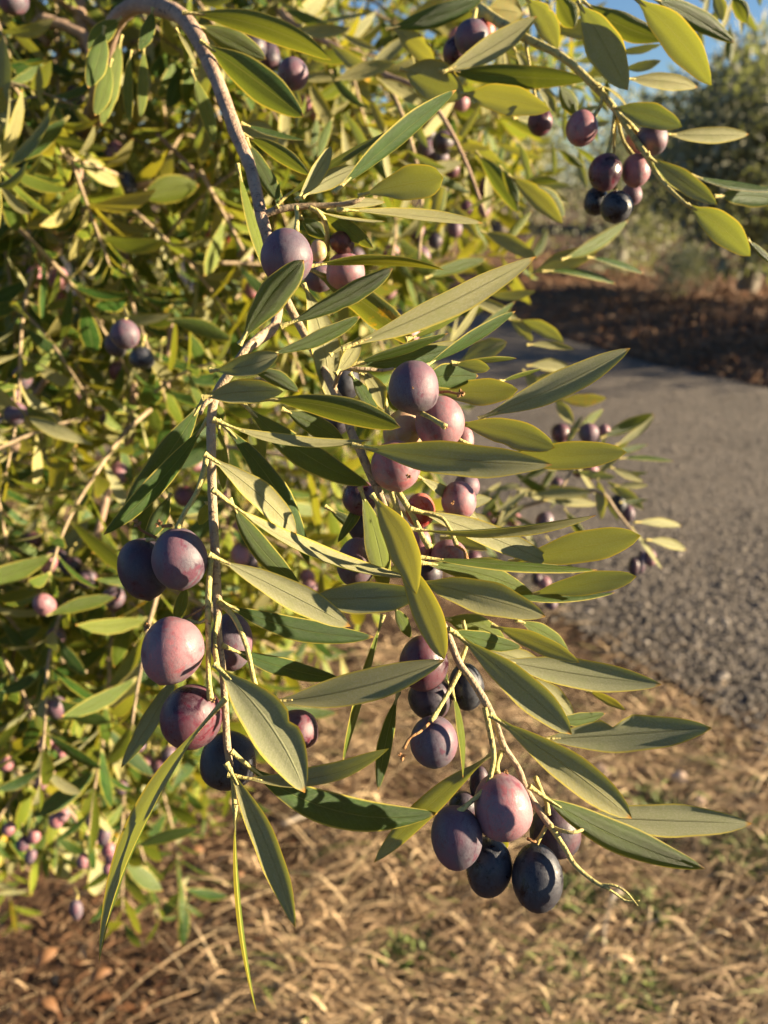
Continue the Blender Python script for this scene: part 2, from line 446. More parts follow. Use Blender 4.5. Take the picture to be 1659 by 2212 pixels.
LA = [
 # x0,y0,x1,y1,bow,w,side,t,d, extras
 (598, 447, 603, 396, 0, 10, 'T', .3, .30, {}),
 (643, 430, 717, 315, -5, 27, 'U', .55, .292, {'yel': .1}),
 (604, 436, 880, 266, 4, 30, 'T', -.15, .315, {}),
 (726, 412, 986, 194, -6, 27, 'T', .35, .29, {'yel': .05}),
 (655, 424, 778, 361, 6, 32, 'U', .3, .30, {}),
 (778, 422, 958, 384, 4, 66, 'U', -.35, .295, {'shape': 'r', 'yel': .35}),
 (706, 448, 832, 437, 4, 18, 'U', .45, .305, {}),
 (735, 453, 1043, 482, 10, 34, 'U', .25, .295, {'yel': .3}),
 (684, 455, 832, 478, -4, 13, 'U', .4, .30, {}),
 (693, 466, 806, 536, 6, 32, 'T', -.3, .31, {}),
 (650, 470, 702, 514, 2, 34, 'T', .1, .315, {}),
 (530, 293, 668, 378, 6, 30, 'T', -.2, .33, {}),
 (533, 302, 612, 442, -3, 36, 'T', .15, .325, {'yel': .2}),
 (524, 268, 660, 303, 3, 17, 'T', .1, .34, {}),
 (402, 28, 716, 130, 22, 40, 'T', -.1, .37, {'yel': .25}),
 (438, 92, 656, 253, 2, 64, 'T', -.12, .355, {}),
 (425, 55, 575, 128, 4, 44, 'T', .2, .38, {'yel': .4}),
 (514, 360, 592, 624, -8, 20, 'T', .5, .325, {'yel': .75}),
 (262, 80, 219, 273, 4, 28, 'T', .3, .46, {'yel': .5}),
 (310, 100, 303, 258, 3, 19, 'T', .4, .45, {'yel': .5}),
 (283, 112, 282, 270, -4, 17, 'T', .2, .45, {'yel': .3}),
 (414, 155, 463, 312, 8, 30, 'T', .3, .41, {'yel': .6}),
 (381, 64, 424, 142, 3, 12, 'U', .4, .40, {'yel': .6}),
 (225, 60, 190, 190, 6, 34, 'T', .2, .41, {}), (262, 40, 190, 110, -6, 30, 'T', .1, .42, {}), (240, 130, 205, 250, 5, 26, 'T', .3, .43, {'yel': .4}), (330, 20, 300, 110, 5, 24, 'T', .1, .40, {}),
 (520, 276, 600, 300, 4, 40, 'U', -.2, .42, {'yel': .5}),
 (520, 740, 656, 561, 6, 64, 'T', -.25, .262, {'shape': 'b', 'yel': .25}),
 (612, 703, 849, 579, -8, 42, 'T', -.1, .27, {'shape': 'b', 'yel': .15}),
 (574, 768, 779, 684, -9, 31, 'T', .1, .268, {'shape': 'b', 'yel': .2}),
 (658, 618, 711, 866, 12, 60, 'U', .45, .30, {'shape': 'n', 'yel': .15}),
 (670, 582, 900, 748, 8, 58, 'T', -.3, .32, {'dry': .9, 'yel': .3, 'label': 'dark green leaf blotched with yellow'}),
 (668, 575, 959, 583, 15, 11, 'T', .2, .285, {'yel': .85, 'label': 'yellow leaf seen edge on'}),
 (458, 800, 603, 765, -8, 46, 'U', -.2, .252, {'shape': 'b', 'yel': .1, 'label': 'pale grey-green leaf with a nibbled base'}),
 (441, 858, 612, 846, 6, 50, 'U', -.1, .25, {'yel': .2}),
 (570, 862, 865, 923, 12, 54, 'T', -.25, .262, {'shape': 'b'}),
 (540, 800, 646, 846, 8, 32, 'T', .0, .272, {'yel': .2}),
 (526, 872, 799, 1049, -20, 58, 'T', .25, .275, {}),
 (612, 885, 748, 960, 4, 44, 'T', .1, .285, {'yel': .3}),
 (468, 909, 800, 951, -34, 25, 'U', .1, .255, {'yel': .3, 'pet': .13}),
 (438, 866, 258, 1128, 4, 54, 'T', .12, .285, {}),
 (446, 910, 223, 1156, 18, 36, 'T', .25, .275, {}),
 (368, 1068, 312, 1170, 4, 34, 'T', .0, .30, {}),
 (402, 1262, 378, 1345, 3, 24, 'T', .35, .30, {'yel': .4}),
 (392, 1440, 262, 1658, 2, 38, 'U', -.2, .275, {}),
 (447, 984, 640, 1154, 8, 54, 'U', .6, .252, {'shape': 'b', 'yel': 0}),
 (478, 914, 668, 1221, 24, 46, 'T', .3, .285, {}),
 (498, 1082, 652, 1270, -14, 44, 'T', .05, .275, {}),
 (468, 1064, 896, 1249, -26, 25, 'U', .5, .248, {'pet': .12, 'yel': 0}),
 (472, 920, 482, 1058, 4, 24, 'T', .3, .29, {'yel': .95}),
 (447, 1085, 430, 1134, 4, 22, 'T', .4, .29, {'yel': 1.0}),
 (540, 905, 567, 998, 4, 34, 'T', .4, .30, {'yel': .8}),
 (466, 870, 476, 914, 3, 22, 'T', .4, .29, {'yel': .6}),
 (458, 1201, 757, 1353, 4, 58, 'U', .25, .25, {'shape': 'b', 'pet': .09, 'yel': .1}),
 (476, 1300, 808, 1376, -20, 46, 'T', .2, .268, {'pet': .08}),
 (484, 1396, 738, 1468, -8, 36, 'T', .4, .27, {'pet': .1}),
 (468, 1440, 659, 1712, 24, 94, 'U', -.12, .245, {'rnd': 0.0, 'yel': 0, 'label': 'broad blue-grey leaf facing the viewer'}),
 (478, 1520, 214, 2082, -36, 44, 'U', -.35, .245, {'yel': .3, 'pet': .13, 'shape': 'n'}),
 (492, 1655, 638, 2004, 12, 52, 'U', -.35, .252, {'yel': .3}),
 (508, 1748, 554, 2186, -8, 19, 'U', -.3, .25, {'yel': .55}),
 (500, 1675, 840, 1617, -34, 28, 'U', -.1, .258, {'pet': .1, 'yel': .25}),
 (508, 1630, 948, 1757, -56, 60, 'T', .22, .268, {'pet': .1}),
]
for L in LA: add_leaf(A, *L[:7], t=L[7], d=L[8], **L[9])
for o in [
 (620, 555, 56, 60, 4, 'purp', .278), (688, 541, 18, 24, 0, 'unripe', .305), (739, 524, 27, 24, 20, 'dried', .31), (747, 586, 42, 40, 0, 'rose', .315),
 (690, 598, 34, 32, 0, 'purp', .33),
 (388, 1207, 60, 68, -4, 'purp', .262), (314, 1228, 58, 68, -14, 'dark', .278), (374, 1406, 66, 74, 16, 'rose', .258),
 (500, 1386, 46, 64, 0, 'purp', .29), (413, 1548, 66, 70, 8, 'burg', .268), (492, 1642, 60, 62, 0, 'blue', .29), (640, 1576, 48, 40, 0, 'burg', .285)]:
    add_olive(A, o[0], o[1], o[2], o[3], o[4], o[5], o[6])
stalks(A, [
 ([(640, 447, .30), (642, 470, .295), (640, 500, .285)], 4.6),
 ([(668, 448, .30), (692, 462, .30), (706, 490, .305), (706, 540, .315)], 4.6),
 ([(447, 984, .267), (438, 1025, .265), (424, 1066, .264), (398, 1108, .262), (384, 1142, .262)], 5.5),
 ([(455, 1205, .264), (450, 1290, .262), (450, 1390, .262), (451, 1470, .262), (455, 1510, .264)], 6.0),
 ([(474, 1300, .268), (506, 1335, .262), (532, 1395, .26), (547, 1462, .262), (556, 1498, .266)], 5.5),
 ([(468, 1330, .268), (464, 1390, .264), (469, 1440, .25)], 4.5),
 ([(450, 1335, .262), (430, 1345, .262), (405, 1340, .262)], 3.6),
 ([(352, 1165, .272), (335, 1165, .272), (318, 1166, .274)], 3.6),
 ([(497, 1655, .268), (503, 1690, .262), (507, 1752, .252)], 4.0),
])
stalks(A, [([(455, 1300, .264), (425, 1322, .262), (396, 1336, .262)], 2.2), ([(338, 1162, .27), (305, 1145, .268), (298, 1132, .266)], 3.0), ([(372, 1135, .262), (350, 1137, .262)], 3.0)], M_DRY, 'dried_stalk')
for i, (x, y, r, d) in enumerate([(298, 1130, 11, .265), (344, 1132, 13, .26), (318, 1353, 11, .255), (460, 1512, 8, .257), (300, 1548, 5, .26)]):
    if i < 4: calyx(A, x, y, d, r, i)

# ================= centre branch (in focus) =================
B = thing('olive_branch', 'sharp middle branch hanging to the lower right, ending in pink and black olives', 'olive branch', at(596, 600, .302), 'fruiting branches of the olive tree')
add_tube(B, 'stem', [(596, 600, .302), (640, 690, .312), (690, 780, .305), (720, 842, .295), (743, 880, .288), (760, 937, .285), (777, 971, .284), (794, 1011, .284), (811, 1048, .284), (828, 1086, .284), (850, 1150, .286), (885, 1230, .288), (918, 1290, .286), (946, 1330, .284), (968, 1373, .28), (991, 1430, .278), (1019, 1469, .276), (1044, 1509, .274), (1067, 1552, .272), (1088, 1610, .27), (1120, 1661, .27), (1135, 1702, .268), (1164, 1750, .266), (1189, 1785, .265)],
         [9, 9, 9, 9, 9.5, 9.5, 9.5, 9.5, 9, 9, 8, 8, 8, 8, 8, 8, 8, 9, 7.5, 7, 7, 7.5, 7.5, 8], M_TWIG, 12, .08)
add_tube(B, 'twig', [(1186, 1780, .265), (1218, 1829, .262), (1240, 1866, .26), (1269, 1893, .258), (1297, 1912, .256), (1318, 1920, .255)], [7, 5.5, 5.5, 4.5, 4.5, 3], M_STALK, 10, .1)
add_tube(B, 'twig', [(1297, 1911, .256), (1326, 1913, .255), (1352, 1927, .254), (1378, 1957, .253)], [3, 3, 2.6, 1], M_STALK)
add_tube(B, 'twig', [(1300, 1914, .256), (1326, 1928, .256), (1352, 1946, .255), (1382, 1945, .254)], [3, 2.6, 2.6, .8], M_STALK)
add_tube(B, 'twig', [(720, 842, .295), (736, 800, .286), (757, 797, .284), (790, 797, .284), (825, 800, .286), (850, 796, .288)], [5, 5, 4.5, 4.5, 4, 3], M_TWIG)
LB = [
 (714, 766, 760, 738, 0, 8, 'U', .2, .285, {'yel': .6}),
 (726, 806, 779, 726, -6, 30, 'U', .4, .275, {'yel': .5}),
 (748, 750, 1158, 554, -12, 46, 'U', .12, .272, {'yel': .1}),
 (880, 732, 1018, 660, -8, 11, 'T', .3, .29, {'yel': .75}),
 (760, 786, 968, 720, -8, 17, 'T', .0, .282, {}),
 (764, 787, 976, 751, -8, 40, 'T', .3, .285, {'shape': 'b'}),
 (916, 792, 1114, 672, -10, 22, 'T', .35, .28, {}),
 (915, 817, 1033, 812, 2, 54, 'T', .55, .283, {'shape': 'n'}),
 (980, 788, 1058, 796, 2, 27, 'U', -.3, .29, {'shape': 'b'}),
 (930, 843, 1119, 842, -4, 54, 'U', -.35, .30, {'shape': 'b', 'yel': .3}),
 (978, 784, 1116, 774, 2, 8, 'T', .2, .295, {'yel': .8}),
 (1080, 824, 1171, 797, -3, 8, 'T', .3, .31, {'yel': .6}),
 (1040, 902, 1362, 752, -8, 58, 'U', -.12, .285, {'yel': 0, 'rnd': 0}),
 (985, 914, 1199, 967, 8, 58, 'U', -.3, .285, {'yel': .25, 'shape': 'b'}),
 (1070, 990, 1354, 977, -2, 58, 'U', -.4, .30, {'yel': .35, 'shape': 'b'}),
 (770, 963, 1193, 1004, -8, 70, 'U', -.15, .258, {'yel': .15, 'pet': .08}),
 (898, 1026, 1035, 1123, 3, 28, 'U', .75, .285, {'yel': 0}),
 (885, 1143, 1288, 1113, -7, 21, 'U', .1, .262, {'yel': .1}),
 (893, 1100, 1213, 1229, 10, 50, 'U', .3, .28, {'yel': 0}),
 (1105, 1213, 1384, 1157, 0, 66, 'U', -.4, .30, {'yel': .35, 'shape': 'b'}),
 (908, 1204, 1291, 1231, -7, 15, 'T', .15, .268, {'yel': .3}),
 (912, 1216, 1155, 1287, 12, 46, 'T', .4, .275, {'yel': .4}),
 (1140, 1286, 1375, 1245, 2, 46, 'U', -.35, .295, {'yel': .2, 'shape': 'b'}),
 (1080, 1288, 1329, 1280, -6, 13, 'T', .35, .28, {}),
 (900, 1256, 1179, 1332, 6, 70, 'U', -.12, .266, {'yel': .3}),
 (655, 1292, 916, 1284, -4, 66, 'U', -.15, .27, {'yel': 0, 'rnd': 0, 'shape': 'n'}),
 (806, 1072, 900, 1284, 18, 64, 'U', -.45, .262, {'yel': .7, 'label': 'yellowing leaf with an orange rim'}),
 (779, 1056, 834, 1278, 8, 48, 'T', .55, .277, {'yel': .75, 'shape': 'b'}),
 (850, 1182, 960, 1424, 10, 60, 'U', -.4, .264, {'yel': .6, 'shape': 'b'}),
 (852, 1312, 888, 1378, 2, 26, 'T', .4, .282, {'yel': .4}),
 (585, 1517, 960, 1426, -14, 66, 'U', -.08, .262, {'yel': .05, 'shape': 'n'}),
 (826, 1334, 740, 1649, 4, 19, 'T', .45, .29, {'yel': .5}),
 (860, 1498, 817, 1707, -3, 32, 'T', .35, .285, {'yel': .1}),
 (976, 1492, 1000, 1680, 6, 16, 'T', .5, .28, {'yel': .7}),
 (972, 1360, 1128, 1399, -4, 36, 'T', .5, .278, {'yel': .2}),
 (958, 1336, 1095, 1388, 8, 52, 'T', .2, .29, {'yel': .6}),
 (1066, 1352, 1252, 1431, 4, 38, 'U', -.35, .29, {'yel': .45}),
 (1118, 1340, 1230, 1412, 8, 34, 'T', .5, .298, {'yel': .4}),
 (985, 1370, 1235, 1586, 6, 66, 'U', -.18, .262, {'yel': .2, 'shape': 'b'}),
 (1070, 1424, 1429, 1479, -4, 62, 'U', .0, .285, {'yel': 0, 'rnd': 0}),
 (1130, 1462, 1242, 1552, 4, 46, 'U', .4, .30, {'yel': .1}),
 (1270, 1492, 1351, 1534, 2, 18, 'U', -.4, .30, {'yel': .8}),
 (1196, 1552, 1308, 1541, -8, 26, 'T', .4, .29, {'yel': .2}),
 (1165, 1598, 1538, 1573, 0, 70, 'U', -.1, .282, {'yel': 0, 'rnd': 0, 'notch': (-1, .46, .85), 'label': 'grey-green leaf with a deep notch in its lower edge'}),
 (1064, 1548, 1365, 1768, 8, 70, 'U', -.15, .256, {'yel': .2, 'shape': 'b'}),
 (1150, 1704, 1523, 1877, -18, 62, 'T', -.08, .264, {'pet': .1}),
 (1240, 1764, 1624, 1779, 0, 60, 'U', .0, .282, {'yel': 0, 'rnd': 0}),
 (1058, 1632, 808, 1863, -6, 38, 'U', -.1, .285, {'yel': .3}),
 (779, 806, 828, 884, 10, 36, 'U', .3, .285, {'yel': .5, 'label': 'small curled yellowish leaf'}),
 (757, 808, 817, 904, 2, 30, 'T', .5, .282, {}),
 (832, 846, 871, 893, 4, 30, 'T', .4, .295, {'yel': .6}),
 (800, 1055, 729, 1172, 0, 24, 'T', -.3, .30, {}),
 (970, 1480, 940, 1400, 0, 16, 'T', .2, .30, {}),
 (1040, 1400, 1180, 1440, 0, 40, 'U', .3, .31, {'yel': .2}),
 (870, 770, 1000, 740, 0, 24, 'U', .2, .31, {'yel': .2}),
 (1060, 1790, 1085, 1850, 0, 50, 'U', -.3, .30, {'yel': .6}),
]
for i in range(14):
    px = rng.uniform(690, 1010); py = rng.uniform(1040, 1280); an = rng.uniform(-80, 30); ll = rng.uniform(70, 150)
    LB.append((px, py, px+math.cos(math.radians(an))*ll, py-math.sin(math.radians(an))*ll, rng.uniform(-8, 8), rng.uniform(16, 34), rng.choice('UT'), rng.uniform(-.4, .5), rng.uniform(.32, .37), {'ns': 10}))
for L in LB: add_leaf(B, *L[:7], t=L[7], d=L[8], **L[9])
for o in [
 (893, 836, 55, 58, 0, 'purp', .264), (950, 912, 53, 58, -4, 'rose', .278), (872, 934, 46, 52, 10, 'unripe', .292), (855, 1006, 54, 56, -10, 'pink', .277),
 (777, 1075, 38, 38, 0, 'burg', .302), (780, 1136, 30, 36, 0, 'dark', .312), (771, 1214, 43, 54, 8, 'purp', .292), (908, 1102, 32, 38, 0, 'red', .302),
 (991, 1081, 38, 43, -10, 'rose', .292), (1008, 1050, 28, 30, 0, 'purp', .305), (1000, 950, 24, 34, 0, 'pink', .305), (909, 1182, 24, 42, 0, 'pink', .302),
 (969, 1200, 40, 34, 0, 'rose', .30), (924, 1240, 32, 32, 0, 'dark', .312), (915, 1432, 54, 61, 0, 'burg', .277), (929, 1509, 48, 46, 0, 'dark', .287),
 (937, 1602, 51, 56, 0, 'purp', .267), (1008, 1483, 38, 52, -6, 'blue', .288), (1085, 1742, 61, 72, -10, 'rose', .264), (987, 1809, 55, 69, -4, 'purp', .262),
 (1056, 1875, 50, 65, 4, 'blue', .272), (1161, 1895, 55, 71, 0, 'blue', .267), (1199, 1795, 54, 55, 0, 'dark', .284), (1036, 1694, 22, 40, 0, 'dark', .292),
 (1000, 1740, 30, 30, 0, 'dark', .29), (745, 826, 34, 40, 0, 'blue', .345), (730, 905, 28, 34, 0, 'dark', .36), (880, 720, 26, 30, 0, 'pink', .40)]:
    add_olive(B, o[0], o[1], o[2], o[3], o[4], o[5], o[6])
stalks(B, [
 ([(760, 797, .284), (800, 812, .286), (828, 850, .288), (838, 905, .29)], 4.2),
 ([(911, 893, .262), (935, 905, .258), (962, 922, .255)], 5.0),
 ([(845, 1062, .284), (855, 1090, .284), (862, 1120, .286)], 6.5),
 ([(860, 1062, .284), (893, 1116, .283), (912, 1158, .283), (928, 1182, .284)], 6.0),
 ([(893, 1104, .283), (950, 1117, .28), (970, 1140, .28), (986, 1177, .28)], 4.2),
 ([(990, 949, .285), (1020, 964, .286), (1052, 984, .29)], 4.2),
 ([(994, 1449, .277), (972, 1490, .272), (951, 1526, .268), (930, 1560, .264)], 5.0),
 ([(1047, 1528, .272), (1062, 1600, .268), (1066, 1645, .265), (1050, 1699, .262), (1014, 1735, .26), (989, 1755, .26)], 5.6),
 ([(1084, 1622, .27), (1074, 1650, .268), (1074, 1672, .265)], 5.0),
 ([(1156, 1678, .272), (1170, 1712, .272), (1181, 1735, .272), (1183, 1760, .27)], 5.0),
 ([(1180, 1785, .266), (1168, 1806, .266), (1158, 1822, .266)], 4.6),
 ([(975, 1362, .282), (960, 1395, .284), (945, 1400, .284)], 4.0),
 ([(1000, 1340, .285), (1008, 1390, .283), (990, 1440, .28)], 4.0),
 ([(1050, 1700, .264), (1055, 1760, .272), (1052, 1812, .274)], 3.4),
 ([(1190, 1785, .266), (1215, 1795, .262), (1245, 1797, .262), (1290, 1775, .272)], 4.0),
])
stalks(B, [([(946, 848, .268), (966, 846, .266), (986, 850, .264), (1002, 850, .262)], 3.0), ([(927, 1562, .262), (908, 1580, .258), (886, 1594, .256), (872, 1618, .255)], 3.0),
           ([(984, 1177, .28), (1003, 1190, .278), (1008, 1208, .277)], 3.5), ([(1162, 1820, .264), (1140, 1812, .262)], 2.5), ([(805, 1200, .284), (800, 1215, .28), (793, 1205, .28)], 2.5)], M_DRY, 'dried_stalk')
for i, (x, y, d, r) in enumerate([(995, 850, .26, 12), (868, 1632, .255, 12), (962, 922, .254, 6), (1092, 1666, .262, 8), (892, 838, .248, 4), (881, 1029, .262, 8), (978, 1086, .275, 7)]):
    calyx(B, x, y, d, r, i+10)

def rand_leaf_on(root, p, ang, Lpx, d, wfac=.2, mass=None, **kw):
    a = math.radians(ang)
    return add_leaf(root, p[0], p[1], p[0]+math.cos(a)*Lpx, p[1]-math.sin(a)*Lpx, rng.uniform(-.06, .06)*Lpx, Lpx*wfac*rng.uniform(.5, 1.1), rng.choice('UUT'),
                    t=rng.uniform(-.45, .5), v=rng.uniform(-.2, .4), d=d, mass=mass, **kw)
# ================= upper right branch (slightly out of focus) =================
Dd = thing('olive_branch', 'olive branch across the upper right corner with red and black olives', 'olive branch', at(700, -260, 1.0), 'fruiting branches of the olive tree')
add_tube(Dd, 'stem', [(700, -260, 1.0), (930, -60, .6), (1060, 35, .42), (1141, 85, .395), (1215, 123, .385), (1285, 187, .38), (1328, 236, .375), (1356, 279, .37), (1391, 328, .365), (1430, 392, .36), (1490, 448, .355)], [22, 16, 11, 9, 8, 8, 7, 6, 6, 5, 3], M_STALK, 10)
LD = [
 (1250, 6, 1356, 195, 3, 56, 'U', -.25, .36, {}), (1262, 5, 1440, 86, -12, 38, 'T', 0, .375, {}), (1372, -4, 1537, 184, 14, 45, 'U', -.35, .36, {'yel': .3}),
 (1405, -6, 1586, 92, 8, 34, 'T', .35, .37, {}), (1135, -4, 1205, 108, 12, 38, 'U', -.2, .40, {'yel': .3}), (960, 154, 1160, 35, -8, 42, 'U', 0, .39, {}),
 (868, 150, 1004, 208, 6, 66, 'U', -.2, .41, {'yel': .3}), (955, 152, 1272, 172, -5, 36, 'T', -.1, .40, {}), (1000, 203, 1188, 238, 6, 48, 'U', -.4, .39, {'yel': .5}),
 (838, 62, 1045, -4, -6, 36, 'T', -.1, .42, {}), (1350, 170, 1506, 188, 4, 28, 'U', .4, .385, {}), (1326, 232, 1473, 274, 5, 40, 'U', -.1, .36, {}),
 (1436, 290, 1617, 290, 0, 26, 'U', .4, .38, {}), (1403, 340, 1549, 442, 0, 36, 'U', .2, .355, {'yel': .1}), (1488, 444, 1621, 553, 8, 46, 'U', -.3, .35, {'yel': .2}),
 (1495, 380, 1690, 410, 2, 24, 'T', 0, .38, {}), (1546, 424, 1700, 434, 6, 40, 'T', .4, .38, {}), (1615, 518, 1675, 575, 2, 14, 'T', .4, .36, {}),
 (1208, 180, 1244, 251, 2, 34, 'T', .4, .41, {'yel': .4}), (1345, 148, 1428, 131, -4, 18, 'U', -.2, .42, {}), (1330, 112, 1428, 96, -4, 14, 'U', -.2, .43, {}),
 (1185, 64, 1326, 60, 0, 32, 'U', -.1, .42, {}), (1290, 182, 1358, 236, 6, 10, 'U', .2, .375, {'yel': 1.0}), (1400, 332, 1530, 430, -14, 10, 'T', .2, .36, {'yel': .9}),
 (870, 70, 903, 160, 10, 18, 'U', .3, .45, {'yel': .7}), (850, 62, 940, 136, 4, 34, 'U', -.3, .45, {'yel': .6}), (1040, 30, 1150, -10, 0, 30, 'T', .2, .44, {'yel': .3}),
 (1200, -10, 1240, 60, 3, 40, 'T', 0, .41, {}), (1050, 20, 1130, 30, 3, 44, 'U', .3, .43, {'dry': 1, 'yel': .9}), (1580, -10, 1612, 50, 4, 26, 'T', .2, .45, {}),
 (1540, -20, 1560, 46, 4, 24, 'U', .2, .45, {'yel': .3}), (1110, 105, 1150, 190, 6, 20, 'U', .4, .43, {}), (1085, 95, 1100, 180, 3, 12, 'U', .4, .44, {'yel': .5}),
 (1160, 190, 1200, 245, 6, 20, 'U', .5, .44, {}), (1110, 255, 1176, 262, 3, 16, 'U', .5, .46, {}),
]
for L in LD: add_leaf(Dd, *L[:7], t=L[7], d=L[8], **L[9])
for i in range(26):
    px = rng.uniform(1070, 1310); py = rng.uniform(70, 400)
    rand_leaf_on(Dd, (px, py), rng.uniform(-100, 20), rng.uniform(60, 110), rng.uniform(.5, .66), .2, ns=8, nc=4)
for i in range(14):
    px = rng.uniform(1440, 1640); py = rng.uniform(-60, 60)
    rand_leaf_on(Dd, (px, py), rng.uniform(-120, -50), rng.uniform(50, 90), rng.uniform(.62, .8), .2, ns=8, nc=4)
for o in [(1257, 277, 34, 37, 0, 'pink', .38), (1167, 263, 27, 29, 0, 'burg', .41), (1408, 300, 34, 31, 20, 'purp', .37), (1375, 308, 25, 27, 0, 'rose', .385), (1307, 372, 35, 40, 8, 'burg', .375),
          (1374, 368, 30, 35, -6, 'rose', .38), (1364, 420, 22, 24, 0, 'purp', .40), (1332, 447, 34, 34, 0, 'blue', .37), (1288, 434, 26, 30, 0, 'blue', .39),
          (1020, 82, 37, 37, 10, 'purp', .40), (986, 112, 30, 30, 0, 'burg', .42), (1048, 66, 22, 26, 0, 'red', .43)]:
    add_olive(Dd, *o)
stalks(Dd, [([(1300, 190, .378), (1298, 225, .378), (1275, 262, .378)], 4), ([(1328, 236, .375), (1322, 290, .375), (1312, 335, .375)], 3.5), ([(1332, 238, .375), (1345, 300, .378), (1368, 336, .38)], 3.5),
            ([(1340, 250, .372), (1362, 268, .37), (1375, 285, .375)], 4), ([(1330, 240, .376), (1326, 350, .38), (1330, 415, .38)], 3.5), ([(1135, 90, .395), (1150, 180, .40), (1163, 238, .41)], 3), ([(1028, 20, .42), (1022, 50, .41)], 4)])

# ================= right spray over the road (out of focus) =================
E = thing('olive_branch', 'blurred olive branch reaching out over the grey road at the right', 'olive branch', at(560, 900, 1.3), 'fruiting branches of the olive tree')
add_tube(E, 'stem', [(560, 900, 1.3), (760, 1040, .9), (900, 1120, .72), (1010, 1130, .64), (1110, 1100, .62), (1200, 1075, .61), (1290, 1060, .60), (1335, 1110, .60), (1375, 1160, .60)], [14, 11, 8, 6, 5, 5, 4.5, 4, 2.5], M_TWIG)
add_tube(E, 'twig', [(1200, 1075, .61), (1240, 1010, .61), (1280, 960, .61), (1320, 930, .6)], [4, 3.5, 3, 2], M_TWIG)
LE = [(1300, 945, 1412, 893, 0, 26, 'T', -.1, .6, {}), (1330, 962, 1414, 897, -6, 16, 'U', .2, .6, {}), (1248, 930, 1304, 884, 0, 18, 'T', .4, .6, {'yel': .6}), (1198, 858, 1238, 916, 0, 24, 'U', .1, .58, {'yel': .4}),
 (1206, 862, 1310, 860, -4, 26, 'U', -.3, .58, {'yel': .8, 'dry': .5}), (1140, 790, 1236, 800, 6, 26, 'U', .3, .56, {}), (1150, 1069, 1278, 1064, 2, 26, 'U', -.1, .6, {'yel': .3}),
 (1291, 1035, 1299, 1122, 3, 20, 'U', -.2, .6, {'yel': .4}), (1373, 1128, 1472, 1136, 0, 18, 'U', .7, .6, {}), (1398, 1166, 1482, 1188, 4, 20, 'U', .8, .6, {}), (1365, 1140, 1430, 1230, 0, 12, 'U', .3, .6, {}),
 (1170, 1080, 1290, 1090, 2, 20, 'U', .4, .6, {}), (1130, 800, 1175, 860, 3, 26, 'U', .1, .57, {'yel': .3}), (1150, 820, 1240, 830, 8, 22, 'U', -.1, .58, {}), (1340, 990, 1455, 996, 4, 12, 'T', .1, .6, {}),
 (1310, 985, 1400, 960, 0, 14, 'T', .2, .6, {}), (1320, 1010, 1390, 1040, 0, 16, 'U', .2, .6, {}), (1330, 1050, 1400, 1048, 0, 14, 'U', .0, .6, {'yel': .5}), (1340, 1085, 1400, 1080, 0, 10, 'T', .0, .6, {}),
 (1180, 1160, 1240, 1240, 4, 14, 'U', .3, .62, {}), (1120, 1060, 1080, 1140, 4, 18, 'U', .3, .62, {'yel': .5}), (1040, 1060, 1075, 1120, 3, 22, 'T', .2, .62, {'yel': .6}), (1220, 1100, 1275, 1180, 0, 18, 'T', -.1, .62, {}),
 (1050, 634, 1157, 628, -8, 20, 'U', -.2, .5, {'yel': .5}), (995, 780, 1095, 738, 2, 42, 'U', -.2, .42, {'yel': .2}), (966, 746, 1037, 650, -3, 15, 'U', .2, .45, {'yel': .4}), (1010, 735, 1112, 652, -3, 18, 'T', .3, .46, {}),
 (1100, 690, 1150, 738, 5, 22, 'U', -.2, .5, {'yel': .5}), (1120, 692, 1218, 740, 8, 26, 'U', -.3, .5, {'yel': .3}), (1140, 745, 1240, 755, 5, 14, 'U', .1, .5, {'yel': .4}), (1215, 560, 1357, 476, -10, 26, 'T', .4, .5, {'yel': .4}),
 (1270, 556, 1391, 591, 8, 17, 'T', .35, .5, {}), (1175, 586, 1330, 613, 8, 20, 'T', .35, .5, {}), (1150, 590, 1290, 545, 4, 40, 'U', -.2, .52, {'yel': .5}), (1145, 400, 1220, 470, 4, 40, 'T', .3, .48, {'yel': .4}),
 (1100, 380, 1215, 482, 6, 34, 'U', -.1, .47, {'yel': .5}), (1030, 330, 1120, 460, 6, 34, 'T', -.1, .5, {}), (1080, 360, 1120, 440, 5, 22, 'T', .1, .49, {}), (1040, 500, 1160, 560, 5, 30, 'U', .1, .52, {'yel': .4}),
 (920, 600, 1050, 560, 3, 26, 'T', .3, .5, {'yel': .3}), (1000, 640, 1120, 690, 4, 24, 'U', .2, .5, {'yel': .3})]
for L in LE: add_leaf(E, *L[:7], t=L[7], d=L[8], **L[9])
for i in range(34):
    s = rng.random()
    px = 1010 + s*330; py = 1130 - math.sin(s*PI*.8)*90 + rng.uniform(-70, 60)
    if px > 1150 and py > 1170: continue
    rand_leaf_on(E, (px, py), rng.uniform(-60, 70), rng.uniform(60, 110), .62+rng.uniform(-.03, .06), ns=8, nc=4)
